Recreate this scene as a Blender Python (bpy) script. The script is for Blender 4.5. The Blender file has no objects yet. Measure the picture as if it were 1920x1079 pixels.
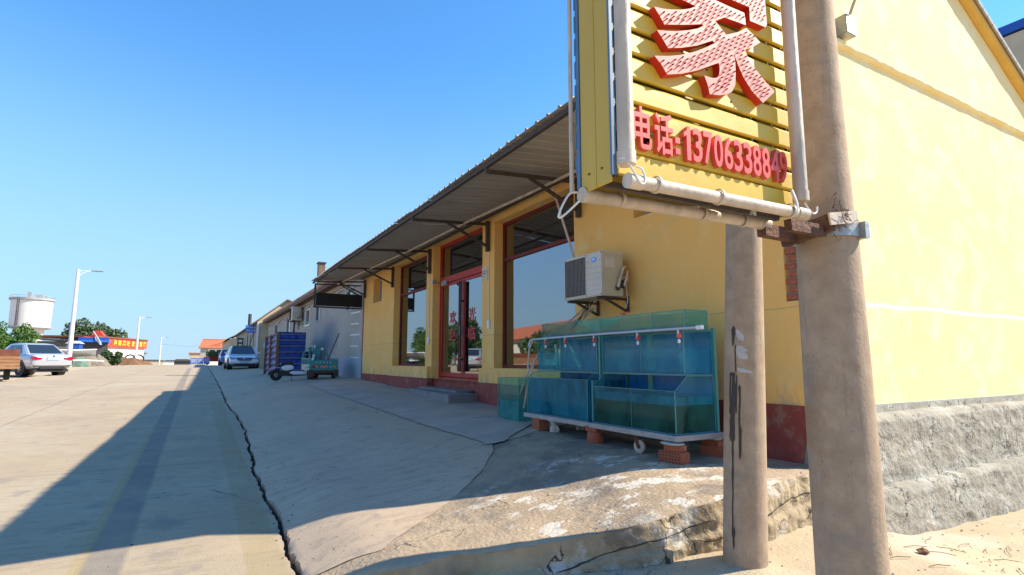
import bpy, bmesh, math, random
from mathutils import Vector, Matrix, noise
random.seed(7)
S = bpy.context.scene
COL = S.collection
R = math.radians
# ------------------------------------------------------------------ camera, sky, sun, exposure
cam_data = bpy.data.cameras.new('camera'); cam = bpy.data.objects.new('camera', cam_data); COL.objects.link(cam)
cam_data.sensor_width = 36.0; cam_data.lens = 1030.0 / 1920.0 * 36.0
cam_data.clip_start = 0.05; cam_data.clip_end = 6000
YAW, PITCH = R(29.587), R(7.604)
cam.location = (0, 0, 0)
cam.rotation_euler = (math.pi / 2 + PITCH, 0, -YAW)
S.camera = cam
SUN_DIR = Vector((1.0, -0.45, 0.90)).normalized()      # towards the sun
EL = math.asin(SUN_DIR.z)
world = bpy.data.worlds.new('World'); S.world = world; world.use_nodes = True
wn = world.node_tree.nodes; wl = world.node_tree.links
wn.clear()
wo = wn.new('ShaderNodeOutputWorld'); wb = wn.new('ShaderNodeBackground'); ws = wn.new('ShaderNodeTexSky')
ws.sky_type = 'NISHITA'; ws.sun_disc = False
ws.sun_elevation = EL; ws.sun_rotation = math.atan2(SUN_DIR.x, SUN_DIR.y)
ws.altitude = 0; ws.air_density = 1.0; ws.dust_density = 0.0; ws.ozone_density = 2.0
whs = wn.new('ShaderNodeHueSaturation'); whs.inputs['Saturation'].default_value = 1.05
wb.inputs['Strength'].default_value = 0.15
whs.inputs['Hue'].default_value = 0.5
# the low sky: pale blue sea air all the way round the horizon
wtc = wn.new('ShaderNodeTexCoord'); wsp = wn.new('ShaderNodeSeparateXYZ'); wl.new(wtc.outputs['Generated'], wsp.inputs[0])
wmr = wn.new('ShaderNodeMapRange'); wmr.interpolation_type = 'SMOOTHSTEP'; wmr.inputs['From Min'].default_value = -0.02; wmr.inputs['From Max'].default_value = 0.52; wmr.inputs['To Min'].default_value = 0.90; wmr.inputs['To Max'].default_value = 0.0
wl.new(wsp.outputs[2], wmr.inputs['Value'])
wmx = wn.new('ShaderNodeMix'); wmx.data_type = 'RGBA'; wmx.inputs['B'].default_value = (1.75, 2.40, 3.30, 1)
wl.new(wmr.outputs[0], wmx.inputs['Factor'])
wtt = wn.new('ShaderNodeMix'); wtt.data_type = 'RGBA'; wtt.blend_type = 'MULTIPLY'; wtt.inputs['Factor'].default_value = 1.0; wtt.inputs['B'].default_value = (.52, .92, 1.16, 1)
wl.new(ws.outputs[0], whs.inputs['Color']); wl.new(whs.outputs[0], wtt.inputs['A']); wl.new(wtt.outputs['Result'], wmx.inputs['A']); wl.new(wmx.outputs['Result'], wb.inputs[0]); wl.new(wb.outputs[0], wo.inputs[0])
sun_data = bpy.data.lights.new('sun', 'SUN'); sun_data.energy = 4.8; sun_data.angle = R(0.55)
sun_data.color = (1.0, 0.91, 0.74)
sun = bpy.data.objects.new('sun', sun_data); COL.objects.link(sun)
sun.rotation_euler = SUN_DIR.to_track_quat('Z', 'Y').to_euler()
sun.location = SUN_DIR * 30
S.view_settings.view_transform = 'Standard'; S.view_settings.look = 'None'
S.view_settings.exposure = 0.86; S.view_settings.gamma = 1.0; S.view_settings.use_curve_mapping = False
S.cycles.max_bounces = 8; S.cycles.transparent_max_bounces = 24

# ------------------------------------------------------------------ materials
def nt(m): return m.node_tree.nodes, m.node_tree.links
def mat(name, col, rough=0.8, var=0.0, vs=3.0, col2=None, bump=0.0, bs=60.0, metal=0.0, spec=0.5, stretch=(1, 1, 1),
        col3=None, c3s=1.0, c3lo=0.52, c3hi=0.62, coat=0.0, detail=6):
    """procedural surface: base colour, a second colour mixed by noise, a third in patches, and fine relief"""
    m = bpy.data.materials.new(name); m.use_nodes = True
    n, l = nt(m); b = n['Principled BSDF']
    b.inputs['Roughness'].default_value = rough; b.inputs['Metallic'].default_value = metal
    b.inputs['Specular IOR Level'].default_value = spec
    b.inputs['Coat Weight'].default_value = coat
    tc = n.new('ShaderNodeTexCoord'); mp = n.new('ShaderNodeMapping'); mp.inputs['Scale'].default_value = stretch
    l.new(tc.outputs['Object'], mp.inputs[0])
    src = None
    if col2 is None: col2 = tuple(c * (1 - var) for c in col)
    nz = n.new('ShaderNodeTexNoise'); nz.inputs['Scale'].default_value = vs; nz.inputs['Detail'].default_value = detail; nz.inputs['Roughness'].default_value = 0.62
    l.new(mp.outputs[0], nz.inputs['Vector'])
    rp = n.new('ShaderNodeMapRange'); rp.inputs['From Min'].default_value = 0.33; rp.inputs['From Max'].default_value = 0.67
    l.new(nz.outputs['Fac'], rp.inputs['Value'])
    mx = n.new('ShaderNodeMix'); mx.data_type = 'RGBA'
    mx.inputs['A'].default_value = (*col, 1); mx.inputs['B'].default_value = (*col2, 1)
    l.new(rp.outputs[0], mx.inputs['Factor']); src = mx.outputs['Result']
    if col3 is not None:
        n3 = n.new('ShaderNodeTexNoise'); n3.inputs['Scale'].default_value = c3s; n3.inputs['Detail'].default_value = 7; n3.inputs['Roughness'].default_value = 0.65
        l.new(mp.outputs[0], n3.inputs['Vector'])
        r3 = n.new('ShaderNodeMapRange'); r3.inputs['From Min'].default_value = c3lo; r3.inputs['From Max'].default_value = c3hi
        l.new(n3.outputs['Fac'], r3.inputs['Value'])
        m3 = n.new('ShaderNodeMix'); m3.data_type = 'RGBA'; m3.inputs['B'].default_value = (*col3, 1)
        l.new(r3.outputs[0], m3.inputs['Factor']); l.new(src, m3.inputs['A']); src = m3.outputs['Result']
    l.new(src, b.inputs['Base Color'])
    if bump:
        nb = n.new('ShaderNodeTexNoise'); nb.inputs['Scale'].default_value = bs; nb.inputs['Detail'].default_value = 5
        l.new(mp.outputs[0], nb.inputs['Vector'])
        bp = n.new('ShaderNodeBump'); bp.inputs['Strength'].default_value = bump; bp.inputs['Distance'].default_value = 0.02
        l.new(nb.outputs['Fac'], bp.inputs['Height']); l.new(bp.outputs[0], b.inputs['Normal'])
    m['src'] = 1
    return m
def add_mask(m, color, build):
    """put another colour over a material's base colour where build(nodes, links, pos) says; build returns a 0..1 socket"""
    n, l = nt(m); b = n['Principled BSDF']; cur = b.inputs['Base Color'].links[0].from_socket
    tc = n.new('ShaderNodeTexCoord'); f = build(n, l, tc.outputs['Object'])
    mx = n.new('ShaderNodeMix'); mx.data_type = 'RGBA'; mx.inputs['B'].default_value = (*color, 1)
    l.new(f, mx.inputs['Factor']); l.new(cur, mx.inputs['A']); l.new(mx.outputs['Result'], b.inputs['Base Color'])
def mnode(n, l, op, a, b=None, c=None):
    q = n.new('ShaderNodeMath'); q.operation = op
    for i, v in enumerate((a, b, c)):
        if v is None: continue
        if isinstance(v, (int, float)): q.inputs[i].default_value = v
        else: l.new(v, q.inputs[i])
    return q.outputs[0]
def mrange(n, l, v, a, b, c=0.0, d=1.0):
    q = n.new('ShaderNodeMapRange'); q.interpolation_type = 'SMOOTHSTEP'
    for k, x in (('From Min', a), ('From Max', b), ('To Min', c), ('To Max', d)): q.inputs[k].default_value = x
    l.new(v, q.inputs['Value']); return q.outputs[0]
def noisef(n, l, pos, scale, detail=6, rough=.62, stretch=None):
    if stretch:
        mp = n.new('ShaderNodeMapping'); mp.inputs['Scale'].default_value = stretch; l.new(pos, mp.inputs[0]); pos = mp.outputs[0]
    q = n.new('ShaderNodeTexNoise'); q.inputs['Scale'].default_value = scale; q.inputs['Detail'].default_value = detail; q.inputs['Roughness'].default_value = rough
    l.new(pos, q.inputs['Vector']); return q.outputs['Fac']
def sepxyz(n, l, pos):
    q = n.new('ShaderNodeSeparateXYZ'); l.new(pos, q.inputs[0]); return q.outputs
def cracks_mask(scale, lo, hi, gate_scale=0.8, gate=0.5, wob=0.25, stretch=(1, 1, 1)):
    """thin wandering crack lines (voronoi cell edges, bent by noise and broken up)"""
    def build(n, l, pos):
        nz = n.new('ShaderNodeTexNoise'); nz.inputs['Scale'].default_value = scale * 2.2; nz.inputs['Detail'].default_value = 6
        l.new(pos, nz.inputs['Vector'])
        v = n.new('ShaderNodeVectorMath'); v.operation = 'SCALE'; v.inputs['Scale'].default_value = wob; l.new(nz.outputs['Color'], v.inputs[0])
        a = n.new('ShaderNodeVectorMath'); a.operation = 'ADD'; l.new(pos, a.inputs[0]); l.new(v.outputs[0], a.inputs[1])
        mp = n.new('ShaderNodeMapping'); mp.inputs['Scale'].default_value = stretch; l.new(a.outputs[0], mp.inputs[0])
        vo = n.new('ShaderNodeTexVoronoi'); vo.feature = 'DISTANCE_TO_EDGE'; vo.inputs['Scale'].default_value = scale
        l.new(mp.outputs[0], vo.inputs['Vector'])
        e = mrange(n, l, vo.outputs['Distance'], lo, hi, 1, 0)
        g = mrange(n, l, noisef(n, l, pos, gate_scale, 3), gate - .03, gate + .03)
        return mnode(n, l, 'MULTIPLY', e, g)
    return build
def patches_mask(scale, lo, hi, amount=1.0, stretch=None, detail=8):
    def build(n, l, pos):
        return mnode(n, l, 'MULTIPLY', mrange(n, l, noisef(n, l, pos, scale, detail, .68, stretch), lo, hi), amount)
    return build

M = {}
# roads and concrete
M['road'] = mat('road_concrete', (.48, .365, .235), .9, vs=1.1, col2=(.38, .29, .19), bump=.5, bs=190, col3=(.49, .40, .275), c3s=.55, c3lo=.5, c3hi=.66)
M['apron'] = mat('apron_concrete', (.56, .41, .275), .85, vs=1.4, col2=(.46, .34, .23), bump=.4, bs=170, col3=(.60, .44, .295), c3s=.7, c3lo=.5, c3hi=.68)
M['newslab'] = mat('smooth_concrete', (.53, .42, .315), .75, vs=1.6, col2=(.39, .32, .25), bump=.35, bs=45, col3=(.23, .24, .25), c3s=.9, c3lo=.55, c3hi=.7)
M['terrace'] = mat('terrace_concrete', (.45, .33, .21), .85, vs=2.2, col2=(.33, .24, .155), bump=.6, bs=35, col3=(.25, .19, .14), c3s=1.2, c3lo=.52, c3hi=.66)
M['dirt'] = mat('sandy_dirt', (.50, .39, .25), .95, vs=2.6, col2=(.41, .32, .205), bump=.4, bs=45, col3=(.54, .43, .32), c3s=1.1, c3lo=.5, c3hi=.62)
M['earth'] = mat('dark_earth', (.05, .042, .034), .95, vs=5, var=.4, bump=.6, bs=30)
add_mask(M['road'], (.26, .22, .185), patches_mask(1.9, .55, .66, .6))
add_mask(M['road'], (.50, .45, .38), patches_mask(14, .60, .70, .35))
def streak(xc, w, soft, amp=1.0, y0=2.0, y1=60.0, wob=.05):
    def build(n, l, pos):
        x, y, z = sepxyz(n, l, pos)[:3]
        wv = noisef(n, l, pos, .8, 4)
        d = mnode(n, l, 'ABSOLUTE', mnode(n, l, 'ADD', mnode(n, l, 'SUBTRACT', x, xc), mnode(n, l, 'MULTIPLY_ADD', wv, wob * 2, -wob)))
        a = mrange(n, l, d, w, w + soft, 1, 0)
        a = mnode(n, l, 'MULTIPLY', a, mrange(n, l, y, y0 - .5, y0)); a = mnode(n, l, 'MULTIPLY', a, mrange(n, l, y, y1, y1 + 4, 1, 0))
        v2 = mrange(n, l, noisef(n, l, pos, 3.0, 6), .3, .65, .55, 1)
        return mnode(n, l, 'MULTIPLY', mnode(n, l, 'MULTIPLY', a, v2), amp)
    return build
add_mask(M['road'], (.16, .15, .14), streak(-.44, .09, .05, .75, 3.0, 45, .03))       # old tar seam along the lane
add_mask(M['road'], (.42, .30, .12), streak(-.575, .022, .03, .6, 1.0, 9, .01))        # worn yellow paint line
add_mask(M['road'], (.36, .27, .12), streak(.47, .10, .03, .5, 1.0, 14, .015))        # ochre dust in the gutter
def joints(n, l, pos):
    x, y, z = sepxyz(n, l, pos)[:3]
    wv = noisef(n, l, pos, 2.5, 4)
    yy = mnode(n, l, 'ADD', y, mnode(n, l, 'MULTIPLY', wv, .05))
    t = mnode(n, l, 'ABSOLUTE', mnode(n, l, 'SUBTRACT', mnode(n, l, 'FRACT', mnode(n, l, 'MULTIPLY', mnode(n, l, 'ADD', yy, -.23), .2)), .5))
    a = mrange(n, l, t, .0015, .003, 1, 0)
    x2 = mnode(n, l, 'ABSOLUTE', mnode(n, l, 'ADD', mnode(n, l, 'ADD', x, 2.75), mnode(n, l, 'MULTIPLY', wv, .04)))
    b = mrange(n, l, x2, .008, .016, 1, 0)
    return mnode(n, l, 'MULTIPLY', mnode(n, l, 'MAXIMUM', a, b), .7)
add_mask(M['road'], (.15, .13, .11), joints)
add_mask(M['road'], (.12, .10, .085), cracks_mask(.35, .0012, .003, .3, .60, .3))
add_mask(M['apron'], (.40, .27, .19), patches_mask(.8, .62, .74, .5, (1, .35, 1)))
add_mask(M['apron'], (.20, .19, .185), patches_mask(3.1, .60, .72, .45, (1, .4, 1)))
add_mask(M['apron'], (.12, .11, .10), cracks_mask(.5, .0015, .004, .3, .56, .25))
add_mask(M['apron'], (.42, .40, .38), patches_mask(9, .64, .7, .4, (1, .3, 1)))
add_mask(M['newslab'], (.42, .42, .42), patches_mask(4, .60, .7, .45, (1, .4, 1)))
def lime(n, l, pos):                                             # white lime bloom where the tank water dries
    x, y, z = sepxyz(n, l, pos)[:3]
    a = mrange(n, l, noisef(n, l, pos, 3.6, 11, .74, (1, 1.7, 1)), .53, .57)
    g = mnode(n, l, 'MULTIPLY', mrange(n, l, x, 1.5, 2.2), mrange(n, l, x, 3.5, 4.1, 1, 0))
    g = mnode(n, l, 'MULTIPLY', g, mrange(n, l, y, 4.0, 4.5, 1, 0))
    return mnode(n, l, 'MULTIPLY', a, mnode(n, l, 'MULTIPLY', g, .85))
add_mask(M['terrace'], (.66, .60, .51), lime)
add_mask(M['terrace'], (.17, .14, .11), patches_mask(1.3, .50, .60, .65))
add_mask(M['terrace'], (.08, .065, .05), cracks_mask(2.2, .003, .010, 1.4, .56, .3))
M['edge'] = mat('broken_concrete', (.42, .32, .19), .95, vs=3.5, col2=(.25, .19, .12), bump=1.0, bs=22, col3=(.46, .41, .35), c3s=3.0, c3lo=.52, c3hi=.62)
add_mask(M['edge'], (.14, .105, .075), patches_mask(2.2, .56, .66, .7))
add_mask(M['edge'], (.05, .038, .03), cracks_mask(2.0, .003, .010, 1.2, .46, .35, (.7, .7, 1.6)))
# walls
M['yellow'] = mat('yellow_wall_shaded', (.92, .515, .145), .85, vs=.8, col2=(.88, .48, .125), bump=.22, bs=28, col3=(.87, .60, .24), c3s=2.2, c3lo=.54, c3hi=.7)  # same yellow as the gable, warmed to offset the blue of its shade
M['gable'] = mat('yellow_gable_sunlit', (.90, .72, .35), .85, vs=1.3, col2=(.88, .68, .30), bump=.10, bs=22, col3=(.89, .76, .42), c3s=2.6, c3lo=.5, c3hi=.62)  # same yellow as the facade, paled to put the sun's glare into it
add_mask(M['apron'], (.36, .27, .18), patches_mask(38, .52, .66, .6))
add_mask(M['apron'], (.36, .27, .185), patches_mask(3.0, .50, .66, .55, (.45, 4.5, 1)))
add_mask(M['apron'], (.52, .45, .35), patches_mask(85, .62, .70, .5))
add_mask(M['apron'], (.33, .25, .175), patches_mask(7.5, .53, .62, .5, (.7, 1.3, 1)))
add_mask(M['apron'], (.24, .19, .15), patches_mask(1.1, .58, .68, .45))
add_mask(M['road'], (.30, .23, .16), patches_mask(9, .55, .63, .45, (.6, 1.6, 1)))
add_mask(M['newslab'], (.27, .245, .20), patches_mask(30, .54, .66, .45))
add_mask(M['newslab'], (.27, .245, .21), patches_mask(2.2, .52, .66, .5, (.5, 2, 1)))
add_mask(M['road'], (.29, .235, .16), patches_mask(5.0, .52, .64, .5, (.6, 3.0, 1)))
add_mask(M['road'], (.56, .48, .35), patches_mask(60, .60, .68, .5))
add_mask(M['apron'], (.22, .185, .155), patches_mask(5, .62, .72, .4, (.5, 1.4, 1)))
add_mask(M['road'], (.30, .245, .19), patches_mask(45, .56, .70, .4))
add_mask(M['gable'], (.88, .80, .56), patches_mask(1.2, .6, .75, .3, (1, 1, .3)))
M['orange_yellow'] = mat('yellow_soffit', (.78, .48, .11), .85, vs=3, var=.15, bump=.3, bs=40)
M['red_plinth'] = mat('red_plinth_paint', (.29, .050, .032), .75, vs=2.2, col2=(.22, .04, .028), bump=.3, bs=30, col3=(.33, .075, .05), c3s=3, c3lo=.55, c3hi=.7)
M['rough_cement'] = mat('rough_grey_cement', (.37, .335, .27), .95, vs=5, col2=(.27, .245, .195), bump=.6, bs=40, col3=(.43, .41, .345), c3s=4, c3lo=.5, c3hi=.62)
add_mask(M['rough_cement'], (.40, .33, .24), patches_mask(1.6, .55, .7, .6))
M['cement_band'] = mat('smooth_grey_cement', (.42, .43, .42), .9, vs=3, var=.25, bump=.4, bs=40)
M['grey_wall'] = mat('grey_render', (.44, .385, .31), .9, vs=.7, col2=(.36, .315, .26), bump=.3, bs=25, col3=(.44, .42, .40), c3s=1.4, c3lo=.5, c3hi=.65)
def soot(cx, cz, rx, rz, col):
    def build(n, l, pos):
        x, y, z = sepxyz(n, l, pos)[:3]
        a = mnode(n, l, 'POWER', mnode(n, l, 'DIVIDE', mnode(n, l, 'SUBTRACT', y, cx), rx), 2.0)
        b = mnode(n, l, 'POWER', mnode(n, l, 'DIVIDE', mnode(n, l, 'SUBTRACT', z, cz), rz), 2.0)
        d = mnode(n, l, 'ADD', mnode(n, l, 'SQRT', mnode(n, l, 'ADD', a, b)), mnode(n, l, 'MULTIPLY', noisef(n, l, pos, 2.4, 6), .8))
        return mrange(n, l, d, .7, 1.5, .9, 0)
    add_mask(M['grey_wall'], col, build)
soot(19.6, -.35, 1.5, .45, (.06, .06, .062)); soot(23.0, .95, 1.8, .9, (.20, .21, .235)); 
def lowdamp(n, l, pos):
    z = sepxyz(n, l, pos)[2]
    return mnode(n, l, 'MULTIPLY', mrange(n, l, mnode(n, l, 'ADD', z, mnode(n, l, 'MULTIPLY', noisef(n, l, pos, 1.1, 5), .15)), .18, .24, 1, 0), .75)
add_mask(M['grey_wall'], (.37, .40, .45), lowdamp)
M['cream_wall'] = mat('cream_render', (.62, .52, .34), .9, vs=1.5, var=.15, bump=.2, bs=20)
M['mortar'] = mat('mortar', (.42, .38, .33), .95, vs=9, var=.3, bump=.6, bs=60)
M['brick'] = mat('clay_brick', (.43, .115, .05), .9, vs=9, col2=(.31, .085, .045), bump=.6, bs=70, col3=(.50, .19, .10), c3s=8, c3lo=.54, c3hi=.68)
add_mask(M['yellow'], (.50, .36, .20), lambda n, l, pos: mnode(n, l, 'MULTIPLY', mrange(n, l, sepxyz(n, l, pos)[2], -.38, -.05, .8, 0), mrange(n, l, noisef(n, l, pos, 6, 6, .65, (1, 1, .5)), .45, .62)))
M['hollow'] = mat('dark_hollow', (.02, .015, .012), .95)
# metal, wood, plastic
M['corr'] = mat('weathered_corrugated_steel', (.47, .42, .36), .6, vs=1.6, col2=(.36, .32, .27), metal=.0, bump=.15, bs=25, stretch=(.35, 1.5, 1), col3=(.30, .22, .16), c3s=1.1, c3lo=.62, c3hi=.7)
M['steel_dark'] = mat('dark_rusty_steel', (.05, .040, .033), .7, vs=12, col2=(.085, .055, .038), bump=.4, bs=60)
M['rust'] = mat('rusty_steel', (.17, .075, .04), .85, vs=14, col2=(.07, .035, .022), bump=.7, bs=60)
M['galv'] = mat('galvanised_steel', (.42, .42, .40), .45, vs=9, col2=(.30, .31, .31), metal=.65, bump=.2, bs=50)
M['pvc'] = mat('dusty_white_plastic', (.66, .54, .42), .5, vs=6, col2=(.44, .35, .26), bump=.2, bs=40, stretch=(1, 1, .4), col3=(.40, .34, .27), c3s=9, c3lo=.52, c3hi=.66)
M['white'] = mat('white_paint', (.80, .80, .79), .4, vs=4, var=.06)
M['wire'] = mat('white_cable', (.78, .75, .68), .5, vs=10, var=.15)
M['redframe'] = mat('red_frame_paint', (.17, .010, .008), .6, vs=5, var=.25, bump=.1, bs=40)
M['reddoor'] = mat('red_door_frame', (.46, .020, .014), .5, vs=5, var=.2, bump=.1, bs=40)
M['handle'] = mat('dark_bronze_handle', (.045, .02, .018), .25, var=.2, metal=.6)
M['black'] = mat('black_board', (.008, .008, .008), .6, var=.3)
M['rubber'] = mat('tyre_rubber', (.022, .022, .022), .85, vs=12, var=.3)
M['alu'] = mat('light_aluminium', (.55, .57, .60), .45, vs=4, var=.1, metal=.4)
M['step'] = mat('grey_step_concrete', (.25, .235, .225), .85, vs=3, var=.25, bump=.4, bs=40)
M['paper'] = mat('cream_notice', (.66, .60, .44), .6, vs=20, var=.1)
M['redprint'] = mat('red_print', (.62, .06, .045), .6, var=.1)
M['sign_yellow'] = mat('yellow_sign_metal', (.66, .445, .035), .42, vs=3, col2=(.58, .385, .03), bump=.08, bs=14)
M['side_yellow'] = mat('yellow_side_metal', (.62, .40, .028), .42, vs=2.5, col2=(.53, .34, .025), bump=.08, bs=10, stretch=(1, 1, .3))
M['blue_trim'] = mat('blue_trim', (.10, .20, .34), .5, vs=5, var=.3)
M['sign_red'] = mat('red_letter_enamel', (.74, .10, .075), .35, vs=6, var=.07)
M['letter_face'] = mat('pale_red_face', (.80, .235, .20), .55, vs=5, col2=(.74, .19, .16), spec=.3)
M['letter_side'] = mat('deep_red_side', (.58, .025, .012), .4, vs=5, var=.15)
M['bulb'] = mat('dark_led', (.10, .012, .010), .3, var=.2)
M['pole'] = mat('pole_concrete', (.43, .31, .205), .85, vs=9, col2=(.31, .22, .145), bump=.14, bs=70, col3=(.30, .19, .105), c3s=3.5, c3lo=.54, c3hi=.70)
add_mask(M['pole'], (.17, .13, .095), patches_mask(75, .60, .67, .8))
add_mask(M['pole'], (.50, .42, .32), patches_mask(110, .62, .70, .6))
add_mask(M['pole'], (.24, .18, .13), patches_mask(9, .56, .66, .5, (3, 3, .35)))
add_mask(M['pole'], (.25, .20, .155), patches_mask(4, .55, .68, .5, (1, 1, 3)))
add_mask(M['pole'], (.10, .075, .055), patches_mask(34, .70, .74, .8))
add_mask(M['pole'], (.46, .43, .39), patches_mask(7, .62, .7, .5, (1, 1, .25)))
M['tar'] = mat('dry_tar', (.05, .036, .027), .7, vs=20, var=.3)
M['scuff'] = mat('pale_scuff', (.50, .47, .43), .8, vs=20, var=.2)
M['ac_white'] = mat('aged_white_casing', (.66, .56, .45), .5, vs=3, col2=(.58, .49, .38))
M['ac_side'] = mat('aged_beige_casing', (.55, .47, .32), .5, vs=3, col2=(.47, .40, .27))
M['grille'] = mat('dark_fan_grille', (.24, .21, .18), .6, vs=30, var=.3)
M['label_blue'] = mat('blue_label', (.10, .36, .80), .4)
M['tarp'] = mat('blue_tarpaulin', (.012, .045, .26), .5, vs=3, col2=(.008, .03, .19), bump=.5, bs=4)
M['wood'] = mat('brown_wood', (.20, .10, .055), .85, vs=8, col2=(.12, .06, .035), stretch=(1, 1, .2), bump=.3, bs=50)
M['teal'] = mat('teal_paint', (.035, .31, .33), .4, vs=4, col2=(.028, .25, .27), coat=.2)
M['blue_mesh'] = mat('blue_plastic_board', (.01, .20, .80), .5, vs=3, var=.25)
M['silver'] = mat('silver_car_paint', (.56, .57, .60), .28, var=.03, metal=.35, coat=.6)
M['whitecar'] = mat('white_car_paint', (.72, .74, .78), .25, var=.03, coat=.7)
M['bluecar'] = mat('blue_car_paint', (.02, .10, .42), .25, var=.05, coat=.7)
M['carglass'] = mat('car_glass', (.02, .03, .045), .06, spec=.9)
M['carblack'] = mat('black_car_plastic', (.015, .015, .017), .5)
M['chrome'] = mat('chrome', (.7, .7, .72), .2, metal=1.0)
M['taillight'] = mat('red_tail_lamp', (.38, .01, .03), .2, coat=.5)
M['headlight'] = mat('head_lamp', (.28, .36, .48), .12, coat=.8)
M['plate_blue'] = mat('blue_plate', (.03, .16, .60), .4)
M['plate_white'] = mat('pale_plate', (.40, .68, .85), .4)
M['amber'] = mat('amber_lamp', (.75, .25, .04), .3)
add_mask(M['yellow'], (.60, .38, .15), patches_mask(2.2, .56, .72, .35, (1, 2.5, .25)))
add_mask(M['red_plinth'], (.30, .20, .14), patches_mask(5, .54, .66, .5))
add_mask(M['gable'], (.80, .62, .33), patches_mask(3.2, .60, .74, .15, (2.2, 1, .35)))
add_mask(M['rough_cement'], (.12, .105, .085), cracks_mask(3.4, .008, .03, 2.0, .52, .35))
M['water_tower'] = mat('white_tower_render', (.78, .72, .66), .8, vs=.25, col2=(.72, .65, .58))
M['tower_grey'] = mat('grey_tower_band', (.38, .38, .38), .8, vs=.5, var=.2)
M['banner'] = mat('red_banner', (.62, .06, .03), .6, vs=.5, var=.15)
M['banner_text'] = mat('yellow_lettering', (.92, .58, .05), .6)
M['tile_orange'] = mat('orange_roof_tiles', (.62, .17, .07), .8, vs=2.5, var=.25)
M['white_wall'] = mat('whitewash', (.78, .75, .69), .85, vs=.5, var=.1)
M['dark_roof'] = mat('dark_shed_roof', (.09, .085, .085), .8, vs=2, var=.3)
M['blue_board'] = mat('blue_sign_board', (.03, .17, .62), .45, vs=2, var=.1)
M['blue_fascia'] = mat('blue_fascia', (.015, .09, .42), .5, var=.1)
M['trunk'] = mat('bark', (.10, .07, .045), .9, vs=6, var=.3, bump=.5, bs=20)
M['leaf1'] = mat('leaf_green', (.055, .115, .03), .7, vs=1.2, col2=(.035, .08, .022))
M['leaf2'] = mat('leaf_olive', (.085, .12, .045), .7, vs=1.2, col2=(.05, .08, .03))
M['leaf3'] = mat('leaf_conifer', (.10, .20, .025), .7, vs=.9, col2=(.045, .11, .018))
M['rust_boards'] = mat('rusty_red_boards', (.27, .085, .04), .85, vs=3, col2=(.14, .05, .03))
M['fresh_boards'] = mat('raw_boards', (.42, .22, .10), .85, vs=5, col2=(.28, .13, .06), stretch=(.3, .3, 3))
M['net'] = mat('green_fishing_net', (.15, .24, .18), .95, vs=4, col2=(.10, .16, .13), bump=1, bs=12)
M['net_tan'] = mat('tan_fishing_net', (.28, .23, .17), .95, vs=4, col2=(.16, .13, .10), bump=1, bs=12)
M['boat'] = mat('grey_boat_hull', (.24, .24, .22), .6, vs=2, var=.2)
M['mound'] = mat('brown_soil_mound', (.24, .12, .06), .95, vs=3, var=.4, bump=.8, bs=8)
M['tilebrown'] = mat('brown_eave_tiles', (.30, .19, .12), .85, vs=4, col2=(.18, .12, .085))
M['stone'] = mat('pebble', (.40, .34, .27), .9, vs=9, col2=(.25, .21, .17))
M['twig'] = mat('dry_twig', (.17, .11, .07), .9, vs=9, var=.3)
M['curtain'] = mat('grey_interior', (.20, .21, .21), .9, vs=1.5, var=.2)
M['pinkblack'] = mat('faded_boards', (.5, .2, .15), .8)

def glass_mat(name, tint, refl=.5, haze=0.0, hcol=(.2, .4, .4), rough=.02, f0=.06):
    """thin pane: tinted see-through, mirror reflection by Fresnel, optional milky haze"""
    m = bpy.data.materials.new(name); m.use_nodes = True; n, l = nt(m)
    for q in list(n): n.remove(q)
    o = n.new('ShaderNodeOutputMaterial'); t = n.new('ShaderNodeBsdfTransparent'); t.inputs[0].default_value = (*tint, 1)
    g = n.new('ShaderNodeBsdfGlossy'); g.inputs['Roughness'].default_value = rough
    lw = n.new('ShaderNodeLayerWeight'); lw.inputs['Blend'].default_value = .35
    f = mnode(n, l, 'MULTIPLY_ADD', lw.outputs['Fresnel'], refl, f0)
    last = t.outputs[0]
    if haze > 0:
        d = n.new('ShaderNodeBsdfDiffuse'); tr = n.new('ShaderNodeBsdfTranslucent')
        d.inputs[0].default_value = (*hcol, 1); tr.inputs[0].default_value = (*hcol, 1)
        mh = n.new('ShaderNodeMixShader'); mh.inputs[0].default_value = .5; l.new(d.outputs[0], mh.inputs[1]); l.new(tr.outputs[0], mh.inputs[2])
        tc = n.new('ShaderNodeTexCoord')
        hz = mrange(n, l, noisef(n, l, tc.outputs['Object'], 5, 6, .6, (1, 1, .5)), .3, .7, haze * .5, min(1, haze * 1.5))
        mm = n.new('ShaderNodeMixShader'); l.new(hz, mm.inputs[0]); l.new(last, mm.inputs[1]); l.new(mh.outputs[0], mm.inputs[2]); last = mm.outputs[0]
    mx = n.new('ShaderNodeMixShader'); l.new(f, mx.inputs[0]); l.new(last, mx.inputs[1]); l.new(g.outputs[0], mx.inputs[2])
    l.new(mx.outputs[0], o.inputs[0]); return m
M['window'] = glass_mat('window_glass', (.42, .48, .52), .62, .03, (.30, .32, .30), f0=.32)
M['tankglass'] = glass_mat('green_tank_glass', (.80, .95, .94), .02, .085, (.20, .62, .66), f0=.002)
M['glassedge'] = mat('green_glass_edge', (.06, .26, .24), .3, var=.1)
M['water'] = glass_mat('tank_water', (.55, .90, .96), .005, .30, (.12, .60, .78), f0=.001)
M['water_deep'] = glass_mat('blue_green_water', (.24, .70, .86), .005, .60, (.02, .34, .48), f0=.001)
M['murk'] = glass_mat('murky_green_water', (.12, .28, .08), .01, .85, (.045, .090, .012), f0=.001)
M['band_glass'] = glass_mat('old_tank_glass', (.74, .92, .88), .06, .15, (.30, .62, .54), f0=.004)

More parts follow.
